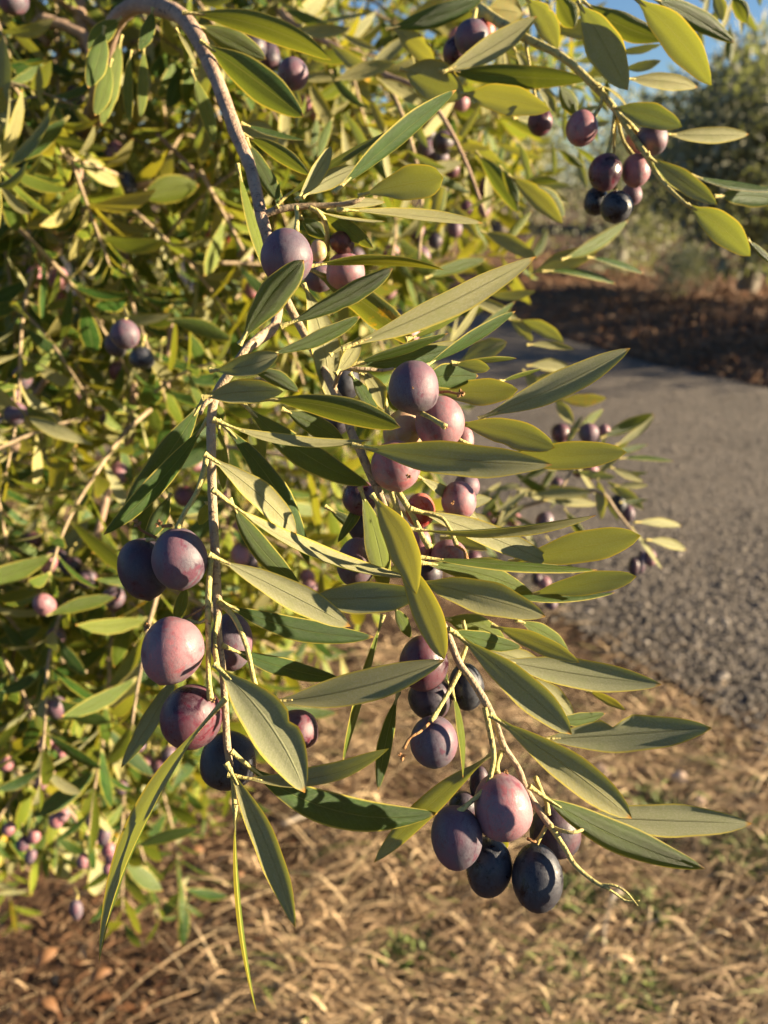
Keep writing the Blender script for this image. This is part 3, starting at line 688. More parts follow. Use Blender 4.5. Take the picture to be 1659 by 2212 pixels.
for o in [(1211, 936, 20, 22, 0, 'burg'), (1271, 936, 22, 22, 20, 'purp'), (1305, 930, 13, 14, 0, 'rose'), (1275, 1018, 18, 18, 0, 'rose'), (1250, 1016, 14, 16, 0, 'burg'), (1204, 1046, 15, 16, 0, 'purp'),
          (1335, 1089, 19, 22, 0, 'blue'), (1357, 1110, 14, 18, 0, 'purp'), (1057, 1120, 18, 16, 0, 'burg'), (1082, 1122, 16, 18, 0, 'dark'), (1108, 1122, 18, 17, 0, 'rose'), (1177, 1128, 20, 24, 0, 'purp'),
          (1385, 1215, 10, 26, 8, 'purp'), (1370, 1225, 13, 22, 0, 'dark'), (1405, 1205, 12, 18, 0, 'rose'), (1175, 1258, 15, 14, 0, 'rose'), (1190, 1300, 14, 18, 0, 'purp'), (1160, 1250, 12, 13, 0, 'dark')]:
    add_olive(E, o[0], o[1], o[2], o[3], o[4], o[5], min(.66, .0095*F/o[2]*.78))

# ================= upper middle branch with dark clusters (out of focus) =================
Gb = thing('olive_branch', 'blurred olive branch at the top centre with dark clusters hanging behind the sharp leaves', 'olive branch', at(420, -200, 1.1), 'fruiting branches of the olive tree')
add_tube(Gb, 'stem', [(420, -200, 1.1), (560, -40, .85), (620, 40, .66), (740, 110, .6), (830, 160, .58), (900, 190, .57), (960, 260, .56), (1010, 360, .56), (1050, 470, .56)], [18, 13, 8, 6.5, 6, 5.5, 5, 4, 3], M_BARK)
add_tube(Gb, 'twig', [(830, 160, .58), (880, 280, .58), (910, 420, .6), (905, 560, .6)], [5, 4.5, 4, 3], M_TWIG)
for i in range(64):
    s = rng.random()
    px = 600 + s*480; py = 30 + s*330 + rng.uniform(-60, 190)
    rand_leaf_on(Gb, (px, py), rng.choice([rng.uniform(-110, -20), rng.uniform(-40, 60)]), rng.uniform(90, 150), rng.uniform(.52, .72), .2, ns=8, nc=4, yel=rng.random()*.7)
for o in [(633, 159, 33, 33, 0, 'purp', .42), (548, 100, 29, 32, 0, 'dark', .44), (582, 122, 24, 30, 0, 'dark', .46), (678, 60, 22, 24, 0, 'pink'), (661, 222, 16, 16, 0, 'pink'), (685, 245, 15, 18, 0, 'pink'), (662, 240, 14, 14, 0, 'rose'),
          (696, 296, 18, 19, 0, 'red'), (692, 332, 14, 16, 0, 'burg'), (908, 212, 22, 34, 0, 'rose'), (914, 238, 22, 24, 0, 'dark'), (996, 222, 18, 18, 0, 'pink'), (957, 307, 24, 25, 0, 'dark'), (922, 325, 22, 22, 0, 'purp'),
          (951, 342, 19, 18, 0, 'purp'), (975, 364, 18, 20, 0, 'burg'), (1049, 402, 15, 24, 10, 'burg'), (1045, 450, 13, 19, 0, 'rose'), (982, 494, 17, 20, 0, 'purp'), (955, 400, 15, 20, 0, 'dark'), (908, 553, 22, 22, 0, 'purp'),
          (846, 550, 18, 22, 0, 'pink'), (1008, 450, 15, 18, 0, 'burg'), (770, 555, 20, 20, 0, 'purp'), (925, 290, 16, 20, 0, 'dark'), (985, 80, 18, 18, 0, 'pink'), (900, 500, 18, 22, 0, 'burg'), (940, 520, 16, 18, 0, 'dark')]:
    d = o[6] if len(o) > 6 else min(.72, .0095*F/o[2])
    add_olive(Gb, o[0], o[1], o[2], o[3], o[4], o[5], d)

# ================= the tree behind at left =================
TB = ground(-600, 700); TB.z = 0; TB = Vector((-1.75, 2.35, 0))
T = thing('olive_tree', 'dense sunlit olive tree filling the left side behind the sharp branches', 'olive tree', TB)
vs, fs = tube_geo([TB, TB+Vector((.05, -.03, .35)), TB+Vector((-.03, .04, .8)), TB+Vector((.1, 0, 1.25))], [.17, .125, .11, .09], 14, .12)
mesh_obj('trunk', vs, fs, M_TRUNK, T, TB)
for q in ([(.1, 0, 1.2), (.45, -.4, 1.7), (.9, -.9, 2.05), (1.4, -1.3, 2.1)], [(.1, 0, 1.2), (.5, .1, 1.8), (1.2, .2, 2.3), (2.0, 0, 2.5)], [(.0, 0, 1.0), (.35, -.5, 1.25), (.75, -1.0, 1.35), (1.0, -1.35, 1.2)],
          [(.05, 0, 1.1), (-.2, .3, 1.7), (-.3, .5, 2.4)], [(0, 0, .8), (.4, -.3, 1.0), (.8, -.6, 1.05), (1.1, -.8, .8)]):
    vs, fs = tube_geo([TB+Vector(i) for i in q], [.07-.017*k for k in range(len(q))], 10, .08)
    mesh_obj('limb', vs, fs, M_BARK, T, TB+Vector(q[0]))
SUNV = Vector((.965, -.04, .25)).normalized()
def in_crown(px, py):
    if py < 480: return px < 1130 - max(0, py-250)*.9
    if py < 1250: return px < 920 - (py-480)*.45
    if py < 1500: return px < 560 - (py-1250)*.5
    return px < 430 - (py-1500)*.42
leafcount = [0, 0]; massL = Mass(); massT = Mass()
cand = []
def sprig(px, py, d, real_len=.17):
    base = at(px, py, d)
    out = Vector((rng.uniform(-.3, 1), rng.uniform(-1, .2), 0)).normalized()
    dirn = (out*rng.uniform(.3, 1) + Vector((0, 0, rng.uniform(-1.1, .35)))).normalized()
    n = rng.randint(10, 16); step = real_len/n
    p = base.copy(); pts = [p.copy()]
    side = dirn.orthogonal().normalized(); side = Matrix.Rotation(rng.random()*6.28, 3, dirn) @ side
    yb = rng.random()**1.9*1.05-.15
    for k in range(n):
        dirn = (dirn + Vector((0, 0, -.05)) + Vector((rng.uniform(-.07, .07), rng.uniform(-.07, .07), 0))).normalized()
        p = p + dirn*step; pts.append(p.copy())
        side = Matrix.Rotation(PI/2+rng.uniform(-.3, .3), 3, dirn) @ side
        side = (side - dirn*side.dot(dirn)).normalized()
        for sg in (1, -1):
            if rng.random() < .1: continue
            L = rng.uniform(.036, .064)*(1 if k < n-2 else .6)
            ld = (dirn*rng.uniform(.3, .9) + side*sg + Vector((0, 0, rng.uniform(-.25, .1)))).normalized()
            nn = (dirn*.4 + Vector((rng.uniform(-.9, .9), rng.uniform(-.8, .8), .8))).normalized()
            W = ld.cross(nn)
            if W.length < .05: continue
            W.normalize(); NTp = W.cross(ld).normalized()
            if NTp.dot(nn) < 0: NTp = -NTp
            cand.append((d, p.copy(), p+ld*L, W, NTp, L*rng.uniform(.09, .15), rng.random(), min(1, max(0, yb+rng.uniform(-.3, .4))), 1.0 if rng.random() < .015 else 0.0))
    return pts
twigs = []
spr = 0
while spr < 1050:
    px = rng.uniform(-350, 1150); py = rng.uniform(-350, 1740)
    if not in_crown(px, py): continue
    near = .6 if px < 480 else .74
    d = rng.uniform(near, 1.0) if rng.random() < .26 else rng.uniform(.9, 2.6)
    if py > 1350: d = rng.uniform(.85, 1.5)
    if px > 700: d = max(d, .85)
    if px > 560 and py > 900: d = max(d, 1.1)
    pts = sprig(px, py, d, rng.uniform(.13, .22)); twigs.append((d, pts)); spr += 1
# left part of the picture: prominent nearer leaves
LT = [(92, 226, 170, 297, 4, 34, 'T', .3, {'yel': .5}), (63, 374, 149, 470, 4, 38, 'T', .35, {'yel': .35}), (95, 289, 232, 320, -8, 22, 'T', -.2, {}), (440, 605, 472, 560, 4, 26, 'T', .3, {'yel': 1, 'dry': 1}),
 (378, 600, 385, 655, 4, 28, 'T', .4, {'yel': .7}), (400, 640, 490, 660, 4, 24, 'U', .4, {'yel': 1, 'dry': .6}), (360, 690, 500, 735, 6, 34, 'T', .0, {'yel': .3}), (370, 740, 460, 790, 4, 24, 'T', .3, {'yel': .4}),
 (0, 640, 62, 575, 3, 36, 'T', .3, {'yel': .5}), (130, 545, 200, 590, 4, 24, 'T', .4, {'yel': .6}), (150, 700, 215, 655, 4, 22, 'T', .2, {}), (0, 420, 48, 470, 4, 40, 'T', .1, {}), (0, 350, 110, 372, 6, 30, 'T', .0, {}),
 (150, 250, 20, 350, 6, 30, 'T', .0, {'yel': .1}), (230, 410, 282, 470, 4, 38, 'T', .4, {'yel': .8}), (300, 430, 430, 400, 6, 50, 'T', .2, {'yel': .7}), (310, 260, 365, 330, 6, 30, 'U', .0, {'yel': .6}), (370, 340, 465, 350, 14, 28, 'U', .1, {'yel': .5}),
 (140, 20, 240, 60, 6, 40, 'T', .2, {'yel': .6}), (180, 190, 200, 140, 4, 30, 'T', 0, {}), (120, 195, 200, 215, 6, 36, 'T', -.2, {}), (250, 640, 180, 600, 4, 26, 'T', 0, {}), (60, 760, 160, 830, 6, 26, 'T', -.2, {}), (200, 960, 60, 900, 4, 30, 'U', .1, {'yel': .4}),
 (205, 1250, 260, 1290, 4, 26, 'T', .2, {}), (100, 1330, 250, 1290, 4, 30, 'T', .3, {'yel': .4}), (110, 1400, 190, 1420, 8, 26, 'U', .6, {}), (200, 1540, 290, 1525, 4, 38, 'U', .8, {}), (0, 1340, 80, 1440, 4, 22, 'T', .3, {'yel': .3}),
 (60, 1240, 120, 1255, 4, 32, 'U', .5, {'yel': .5}), (0, 1180, 60, 1215, 4, 40, 'U', .7, {}), (180, 1310, 262, 1325, 4, 16, 'T', .3, {}), (235, 1580, 260, 1690, 4, 20, 'U', .2, {'yel': .7}), (20, 1560, 110, 1590, 4, 24, 'T', .4, {'yel': .5}),
 (205, 1850, 208, 1935, 3, 28, 'U', .8, {}), (180, 1870, 215, 1835, 3, 18, 'U', .8, {}), (30, 1760, 85, 1740, 3, 22, 'T', .6, {'yel': .9}), (0, 1700, 60, 1640, 3, 22, 'T', .5, {'yel': .6}), (130, 1800, 160, 1870, 3, 20, 'U', .5, {}),
 (230, 1820, 280, 1790, 3, 20, 'U', .5, {'yel': .3}), (100, 1840, 150, 1900, 3, 24, 'U', .5, {'yel': .3}), (220, 1960, 260, 1930, 3, 14, 'U', .5, {}), (0, 1800, 40, 1850, 3, 22, 'T', .5, {'yel': .8}), (290, 1830, 430, 1790, 3, 24, 'T', .0, {})]
nind = 0
for L in LT:
    ll = math.hypot(L[2]-L[0], L[3]-L[1])
    add_leaf(T, *L[:7], t=L[7], d=max(.45, min(.95, .048*F/ll)), ns=8, nc=4, **L[8]); nind += 1
cand.sort(key=lambda c: c[0])
def in_view(p):
    q = ROT.transposed() @ (p-CAM)
    x = CX + q.x/-q.z*F; y = CY - q.y/-q.z*F
    return 0 < x < 1659 and 0 < y < 2212
for c in cand:
    d, P0, P1, W, NT_, hw, r, y, dry = c
    if nind < 100 and in_view(P0):
        v_, f_, u_ = leaf_geo(P0, P1, W, NT_, hw, Vector((0, 0, -.004)), 0, 'n', 6, 2, 0)
        mesh_obj('leaf', v_, f_, M_LEAF, T, P0, u_, [(r, y, dry, 1)]*len(v_)); nind += 1
    else:
        v_, f_, u_ = leaf_geo(P0, P1, W, NT_, hw, Vector((0, 0, -.004)), 0, 'n', 5, 2, 0)
        massL.add(v_, f_, u_, [(r, y, dry, 1)]*len(v_))
tag(massL.build('foliage', M_LEAF, T, TB), kind='stuff')
twigs.sort(key=lambda c: c[0])
for i, (d, pts) in enumerate(twigs):
    vs, fs = tube_geo(pts[::2], [.0019*(1-.6*k/(len(pts)/2)) for k in range(len(pts[::2]))], 5, .0)
    if i < 90: mesh_obj('twig', vs, fs, M_TWIG, T, pts[0])
    else: massT.add(vs, fs)
tag(massT.build('twig', M_TWIG, T, TB), kind='stuff')
# visible bare twigs in the background, traced
for pts, r in [([(128, 0), (170, 30), (225, 70), (250, 95)], 7), ([(310, 95), (360, 145), (420, 215)], 5), ([(340, 290), (420, 370), (500, 470)], 4.5), ([(285, 420), (280, 520), (272, 600)], 7), ([(370, 700), (358, 850), (362, 930)], 7),
               ([(290, 820), (285, 910), (278, 960), (240, 1040), (205, 1180)], 8), ([(150, 720), (110, 800), (70, 860)], 7), ([(0, 60), (60, 60), (105, 95)], 9), ([(0, 230), (30, 190), (60, 120)], 8), ([(175, 330), (168, 420)], 7), ([(90, 40), (150, 60), (190, 90), (200, 190)], 12),
               ([(170, 0), (175, 60), (190, 110)], 14), ([(140, 1740), (180, 1790), (215, 1830)], 5), ([(50, 1500), (90, 1620), (150, 1740)], 5), ([(290, 400), (350, 395), (420, 380)], 8)]:
    dd = rng.uniform(.66, .85)
    add_tube(T, 'twig', [(x, y, dd) for x, y in pts], [r]*len(pts), M_BARK, 7)
cnt = 0
for o in [(28, 0, 33, 28, 'purp'), (248, 332, 20, 26, 'rose'), (272, 396, 22, 25, 'blue'), (352, 197, 17, 19, 'rose'), (270, 722, 31, 32, 'purp'), (250, 745, 24, 28, 'dark'), (307, 773, 26, 24, 'blue'), (290, 740, 20, 22, 'dark'), (345, 780, 20, 26, 'purp'),
          (18, 850, 23, 27, 'rose'), (33, 893, 25, 26, 'purp'), (4, 925, 22, 28, 'blue'), (460, 522, 19, 24, 'red'), (490, 507, 16, 19, 'red'), (470, 510, 14, 20, 'burg'), (70, 1170, 20, 22, 'burg'), (122, 1205, 22, 20, 'dark'), (152, 1222, 22, 22, 'dark'), (188, 1250, 22, 21, 'purp'),
          (246, 1290, 24, 24, 'purp'), (400, 1072, 24, 24, 'burg'), (346, 1655, 14, 17, 'rose'), (316, 1648, 13, 16, 'pink'), (365, 1628, 15, 15, 'purp'), (330, 1668, 12, 12, 'dark'), (122, 1770, 14, 17, 'pink'), (136, 1760, 12, 14, 'rose'), (50, 1822, 12, 15, 'purp'), (74, 1806, 12, 14, 'pink'),
          (66, 1850, 11, 14, 'purp'), (235, 1835, 13, 14, 'pink'), (242, 1852, 12, 13, 'rose'), (225, 1805, 13, 20, 'purp'), (165, 1965, 12, 20, 'purp'), (236, 1875, 12, 12, 'pink'), (130, 1620, 14, 15, 'pink'), (60, 1500, 14, 14, 'rose'), (240, 1480, 14, 15, 'pink'), (300, 1610, 12, 14, 'purp'),
          (25, 1180, 12, 12, 'rose'), (15, 1650, 13, 15, 'pink'), (90, 1690, 12, 15, 'rose'), (200, 1770, 13, 15, 'purp'), (100, 1600, 13, 14, 'rose'), (20, 1790, 12, 14, 'pink'), (180, 1860, 12, 15, 'rose'), (262, 1700, 12, 14, 'purp'), (38, 1420, 14, 16, 'rose'), (80, 1270, 12, 12, 'rose'), (520, 1040, 15, 18, 'pink'), (500, 1130, 14, 16, 'pink'), (420, 1000, 20, 24, 'rose'), (700, 715, 20, 18, 'pink'), (720, 770, 16, 18, 'rose'), (560, 930, 12, 14, 'pink'), (840, 630, 16, 18, 'rose'), (640, 1180, 12, 14, 'pink')]:
    dd = .0085*F/o[2]
    dd = max(.5, min(.70 if o[1] > 1300 else .8, dd))
    if o[1] > 1400: o = (o[0], o[1], o[2]*1.15, o[3]*1.15, o[4])
    ob = add_olive(T, o[0], o[1], o[2], o[3], rng.uniform(-20, 20), o[4], dd); cnt += 1
    sk = [at(o[0], o[1]-o[3]*.95, dd), at(o[0]+rng.uniform(-4, 6), o[1]-o[3]-9, dd+.006), at(o[0]+rng.uniform(-9, 14), o[1]-o[3]-26, dd+.02)]
    v_, f_ = tube_geo(sk, [.0012, .0009, .0009], 5, 0)
    mesh_obj('fruit_stalk', v_, f_, M_STALK, T, sk[0])
for (d, pts) in twigs:
    if cnt >= 99: break
    if not in_view(pts[3]) or rng.random() < .55: continue
    for k in range(rng.randint(1, 3)):
        p = pts[rng.randrange(2, len(pts))] + Vector((rng.uniform(-.012, .012), rng.uniform(-.012, .012), -.02))
        me = get_olive_mesh(rng.choice(['pink', 'rose', 'purp', 'burg', 'dark', 'pink']), rng.randrange(4))
        o = bpy.data.objects.new('olive', me); COL.objects.link(o); o.parent = T; o.location = p - TB
        s = rng.uniform(.006, .0085); o.scale = (s, s, s*1.25); o.rotation_euler = (rng.uniform(-.5, .5), rng.uniform(-.5, .5), 0); cnt += 1

# ------------------------------------------------------------------ ground
def ground_material():
    g = G('bare_earth'); o = g.obj()
    n1 = g.noise(o, 2.2, 5, .6); n2 = g.noise(o, 34, 4, .7); n3 = g.noise(o, 160, 3, .7)
    c = g.mix(g.ramp(n1, .35, .65), (.034, .017, .009), (.085, .045, .023))
    c = g.mix(g.ramp(n2, .45, .7), c, (.19, .11, .06)); c = g.mix(g.ramp(n3, .5, .7), c, (.06, .036, .022))
    return g.out(g.bsdf(c, .9, .2, g.bump(g.math('ADD', n2, n3), .9, .012)))
def grid(name, x0, x1, y0, y1, nx, ny, zf, mat, kind, keep=None):
    vs = []; fs = []
    for j in range(ny+1):
        for i in range(nx+1):
            x = x0+(x1-x0)*i/nx; y = y0+(y1-y0)*j/ny; vs.append((x, y, zf(x, y)))
    for j in range(ny):
        for i in range(nx):
            a = j*(nx+1)+i; fs.append((a, a+1, a+nx+2, a+nx+1))
    o = mesh_obj(name, vs, fs, mat); o['kind'] = kind; return o
M_EARTH = ground_material()
mesh_obj('ground', [(-600, -600, 0), (600, -600, 0), (600, 900, 0), (-600, 900, 0)], [(0, 1, 2, 3)], M_EARTH)['kind'] = 'structure'
# road
g = G('worn_grey_road'); o_ = g.obj()
n1 = g.noise(o_, 1.2, 4, .6); n2 = g.noise(o_, 60, 4, .75); vv = g.voro(o_, 75); n4 = g.noise(o_, 9, 4, .6)
c = g.mix(g.ramp(n1, .3, .7), (.070, .060, .052), (.128, .108, .090)); c = g.mix(g.ramp(n2, .45, .72), c, (.21, .175, .145)); c = g.mix(g.ramp(n2, .42, .25), c, (.05, .042, .036))
c = g.mix(g.ramp(n4, .5, .75, 0, .5), c, (.15, .115, .085))  # lighter warm blotches in the colour stand in for uneven sunlit patches
M_ROAD = g.out(g.bsdf(c, .85, .3, g.bump(g.math('ADD', g.math('MULTIPLY', vv, -1.2), n2), .9, .012)))
near = [ground(*p) for p in [(2600, 2100), (1900, 1735), (1659, 1600), (1420, 1450), (1200, 1325), (950, 1215), (700, 1120), (300, 1000), (-400, 860)]]
far = [ground(*p) for p in [(3300, 1080), (2200, 940), (1659, 838), (1420, 790), (1250, 742), (1100, 692), (900, 640), (500, 560), (0, 500)]]
def refine(poly, amp, m=14):
    out = []
    for a, b in zip(poly, poly[1:]):
        for k in range(m):
            p = a.lerp(b, k/m); out.append(p + Vector((rng.uniform(-.4, .4)*amp, (rng.uniform(-1, 1) + 1.3*math.sin(p.x*5.3+math.sin(p.x*13)))*amp, 0)))
    return out + [poly[-1]]
near0, far0 = near, far
near = refine(near, .022); far = refine(far, .03)
vs = []; fs = []
K = 10
for i, (a, b) in enumerate(zip(near, far)):
    for k in range(K+1):
        p = a.lerp(b, k/K); e = min(k, K-k)
        jj = .04*(rng.random()-.5) if 0 < e else 0
        vs.append((p.x+jj, p.y+jj, .004 if e == 0 else .012))
for i in range(len(near)-1):
    for k in range(K):
        a = i*(K+1)+k; fs.append((a, a+1, a+K+2, a+K+1))
fs = [tuple(reversed(f)) for f in fs]
road = mesh_obj('road', vs, fs, M_ROAD); road['kind'] = 'structure'
import bisect
def lerp_poly(poly, x):
    for a, b in zip(poly, poly[1:]):
        if (a.x-x)*(b.x-x) <= 0 and a.x != b.x:
            return a.y+(b.y-a.y)*(x-a.x)/(b.x-a.x)
    return None
def on_road(x, y, marg=0):
    a = lerp_poly(near0, x); b = lerp_poly(far0, x)
    if a is None: a = 0.5
    if b is None: b = 40
    return a + marg < y < b
# gravel
def stone(c, r, m, q):
    vs = []; t = (1+5**.5)/2
    for v in [(-1, t, 0), (1, t, 0), (-1, -t, 0), (1, -t, 0), (0, -1, t), (0, 1, t), (0, -1, -t), (0, 1, -t), (t, 0, -1), (t, 0, 1), (-t, 0, -1), (-t, 0, 1)]:
        k = r/1.9*q.uniform(.75, 1.25); vs.append((c[0]+v[0]*k*1.2, c[1]+v[1]*k, c[2]+v[2]*k*.65))
    m.add(vs, [(0, 11, 5), (0, 5, 1), (0, 1, 7), (0, 7, 10), (0, 10, 11), (1, 5, 9), (5, 11, 4), (11, 10, 2), (10, 7, 6), (7, 1, 8), (3, 9, 4), (3, 4, 2), (3, 2, 6), (3, 6, 8), (3, 8, 9), (4, 9, 5), (2, 4, 11), (6, 2, 10), (8, 6, 7), (9, 8, 1)],
          None, [(q.random(), q.random(), 0, 1)]*12)
g = G('road_gravel'); a_ = g.n.new('ShaderNodeAttribute'); a_.attribute_name = 'tint'; s_ = g.n.new('ShaderNodeSeparateColor'); g.lk(a_.outputs['Color'], s_.inputs[0])
c = g.mix(s_.outputs[0], (.065, .055, .047), (.22, .185, .15)); c = g.mix(g.ramp(s_.outputs[1], .8, 1), c, (.36, .31, .26))
M_GRAVEL = g.out(g.bsdf(c, .8, .3))
gm = Mass(); q = random.Random(5); n = 0
while n < 8000:
    px = q.uniform(900, 1800); py = q.uniform(760, 1680) ; p = ground(px, py)
    if py < 1150 and q.random() < .5: continue
    if not on_road(p.x, p.y, -.16*q.random()**2): continue
    stone((p.x, p.y, .014), q.uniform(.003, .008)*(1 if q.random() < .93 else 1.9), gm, q); n += 1
tag(gm.build('gravel', M_GRAVEL, smooth=False), 'loose grey gravel scattered over the road', 'gravel', kind='stuff')
# straw + litter
g = G('dry_straw'); a_ = g.n.new('ShaderNodeAttribute'); a_.attribute_name = 'tint'; s_ = g.n.new('ShaderNodeSeparateColor'); g.lk(a_.outputs['Color'], s_.inputs[0])
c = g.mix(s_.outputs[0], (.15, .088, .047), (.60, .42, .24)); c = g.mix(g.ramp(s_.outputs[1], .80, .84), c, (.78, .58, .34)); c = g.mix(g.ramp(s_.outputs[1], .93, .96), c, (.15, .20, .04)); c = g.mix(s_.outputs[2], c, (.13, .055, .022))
M_STRAW = g.out(g.bsdf(c, .6, .35))
g = G('bank_litter'); a_ = g.n.new('ShaderNodeAttribute'); a_.attribute_name = 'tint'; s_ = g.n.new('ShaderNodeSeparateColor'); g.lk(a_.outputs['Color'], s_.inputs[0])
M_BANKL = g.out(g.bsdf(g.mix(s_.outputs[2], g.mix(s_.outputs[0], (.10, .058, .034), (.30, .19, .11)), (.20, .085, .035)), .7, .3))
def blade(m, x, y, L, w, ang, h, q, kindv):
    """curved flat-lying straw with a folded cross-section"""
    k = 5; vs = []; fs = []; cur = q.uniform(-1, 1)*q.random()**2*min(1, .10/L)*1.2; px, py = x, y
    for i in range(k+1):
        s = i/k; a = ang+cur*s
        if i: px += math.cos(a)*L/k; py += math.sin(a)*L/k
        z = .003+h*math.sin(PI*s)+.004*q.random(); ww = w*(1-.6*s)
        nx, ny = -math.sin(a)*ww, math.cos(a)*ww
        vs += [(px-nx, py-ny, z), (px, py, z+ww*.7), (px+nx, py+ny, z)]
    for i in range(k):
        b = i*3; fs += [(b, b+3, b+4, b+1), (b+1, b+4, b+5, b+2)]
    m.add(vs, fs, None, [kindv]*len(vs))
sm = Mass(); q = random.Random(9)
n = 0
while n < 11500:
    px = q.uniform(-150, 1850); py = 1180+1150*q.random()**.8; p = ground(px, py)
    if on_road(p.x, p.y, .25*q.random()**2): continue
    if px < 620 and q.random() < (.5 if py < 1750 else .8): continue
    if px < 420 and py > 1780 and q.random() < .8: continue
    clump = math.sin(p.x*7.3+1.1*math.sin(p.y*9))*math.sin(p.y*6.1+2*math.sin(p.x*5))
    if q.random() > .42+.62*clump: continue
    thin = q.random() < .74
    L = q.uniform(.03, .26)*(.4+.6*q.random()); 
    blade(sm, p.x, p.y, L*(1.7 if thin else .9), q.uniform(.0004, .0013) if thin else q.uniform(.0014, .0034), q.uniform(-.9, 1.1) + (PI if q.random() < .5 else 0), q.uniform(.004, .05), q, (q.random(), q.random(), 0, 1)); n += 1
tag(sm.build('dry_grass', M_STRAW), 'dry straw and grass stems matted over the earth beside the road', 'dry grass', kind='stuff')
lm = Mass(); n = 0
while n < 9000:
    px = q.uniform(-200, 1850); py = 1150+1200*q.random()**.7; p = ground(px, py)
    if on_road(p.x, p.y, .4*q.random()**2.5): continue
    L = q.uniform(.004, .016)*(1 if q.random() < .9 else 1.7); a = q.random()*6.28; w = L*q.uniform(.2, .4); z = q.uniform(.003, .014); tlt = q.uniform(-.3, .3)
    ca, sa = math.cos(a), math.sin(a)
    P_ = [(-L, 0, -tlt*L), (0, -w, w*.5), (L, 0, tlt*L), (0, w, w*.5), (0, 0, 0)]
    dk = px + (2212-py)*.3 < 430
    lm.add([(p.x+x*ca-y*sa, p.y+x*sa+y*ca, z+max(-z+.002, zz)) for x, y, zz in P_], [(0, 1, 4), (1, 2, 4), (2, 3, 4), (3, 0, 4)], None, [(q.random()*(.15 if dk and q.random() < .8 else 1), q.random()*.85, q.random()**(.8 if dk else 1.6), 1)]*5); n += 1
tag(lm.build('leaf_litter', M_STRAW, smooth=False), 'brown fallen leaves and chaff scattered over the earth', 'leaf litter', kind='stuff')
# individual things on the ground
g = G('weathered_grey_wood'); o_ = g.obj(); n1 = g.noise(o_, 60, 4, .6)
M_STICK = g.out(g.bsdf(g.mix(g.ramp(n1, .3, .7), (.26, .21, .16), (.44, .38, .31)), .8, .3, g.bump(n1, .5, .003)))
def gtube(root, name, pts, rad, mat, z=.03):
    P_ = [ground(x, y) + Vector((0, 0, z + .004*math.sin(i*2.1))) for i, (x, y) in enumerate(pts)]
    vs, fs = tube_geo(P_, rad, 8, .12); return mesh_obj(name, vs, fs, mat, root, P_[0])
st = gtube(None, 'stick', [(1302, 2078), (1300, 2030), (1310, 1990), (1320, 1960), (1336, 1945)], [.004, .0055, .006, .008, .010], M_STICK)
tag(st, 'weathered grey stick lying upright in the picture below the curled branch tip', 'stick')
st = gtube(None, 'stick', [(610, 1800), (680, 1775), (770, 1740)], [.005, .006, .004], M_STICK)
tag(st, 'pale straight stick lying on the litter below the left hanging sprig', 'stick')
st = gtube(None, 'stick', [(1100, 1930), (1180, 1990), (1260, 2010), (1330, 2060)], [.003, .004, .004, .003], M_STRAW)
tag(st, 'long bent tan stalk lying left of the grey stick', 'dry stalk')
g = G('dead_leaf_tan'); o_ = g.obj(); n1 = g.noise(o_, 40, 3, .6)
M_DEAD = g.out(g.bsdf(g.mix(n1, (.42, .29, .21), (.60, .45, .36)), .7, .3))
g = G('dead_leaf_orange'); o_ = g.obj(); n1 = g.noise(o_, 40, 3, .6)
M_RUST = g.out(g.bsdf(g.mix(n1, (.13, .062, .028), (.24, .12, .055)), .6, .35))
def dead_leaf(x, y, Lpx, ang, wfac, mat, label, name='fallen_leaf'):
    Lpx *= .8
    p = ground(x, y, .03); dist = (p-CAM).length
    L = Lpx/F*dist; a = math.radians(ang)
    D_ = Vector((math.cos(a), math.sin(a), .1)).normalized(); W_ = Vector((-math.sin(a), math.cos(a), .25)).normalized()
    NT_ = D_.cross(W_).normalized(); W_ = NT_.cross(D_)
    v_, f_, u_ = leaf_geo(p-D_*L/2, p+D_*L/2, W_, NT_, L*wfac, Vector((0, 0, .008)), .06, 'n', 10, 4, .5, None, .03, .08)
    o = mesh_obj(name, v_, f_, mat, None, p-D_*L/2, u_); tag(o, label, 'fallen leaf', 'fallen leaves on the earth'); return o
dead_leaf(1300, 1668, 42, 30, .42, M_DEAD, 'pale round dead leaf on the earth just right of the lower right leaves')
dead_leaf(1466, 1680, 44, -35, .34, M_DEAD, 'pale angular dead leaf on the earth near the edge of the road')
dead_leaf(1514, 1732, 32, 60, .36, M_DEAD, 'small pinkish dead leaf on the earth above the rightmost leaf tip')
dead_leaf(515, 1895, 34, 35, .25, M_RUST, 'orange dead leaf on the litter between the two hanging leaves')
dead_leaf(420, 1840, 50, 0, .22, M_RUST, 'rusty brown dead leaf directly right of the left long hanging leaf')
dead_leaf(105, 2170, 60, 150, .2, M_RUST, 'orange dead leaf at the bottom left corner of the ground')
dead_leaf(100, 2070, 55, 50, .25, M_RUST, 'orange curled dead leaf on dark litter at lower left')
dead_leaf(215, 2110, 55, 30, .18, M_RUST, 'thin orange dead leaf below the tip of the longest hanging leaf')
g = G('green_weed'); o_ = g.obj(); M_WEED = g.out(g.bsdf(g.mix(g.noise(o_, 30), (.085, .12, .025), (.17, .20, .05)), .6, .3))
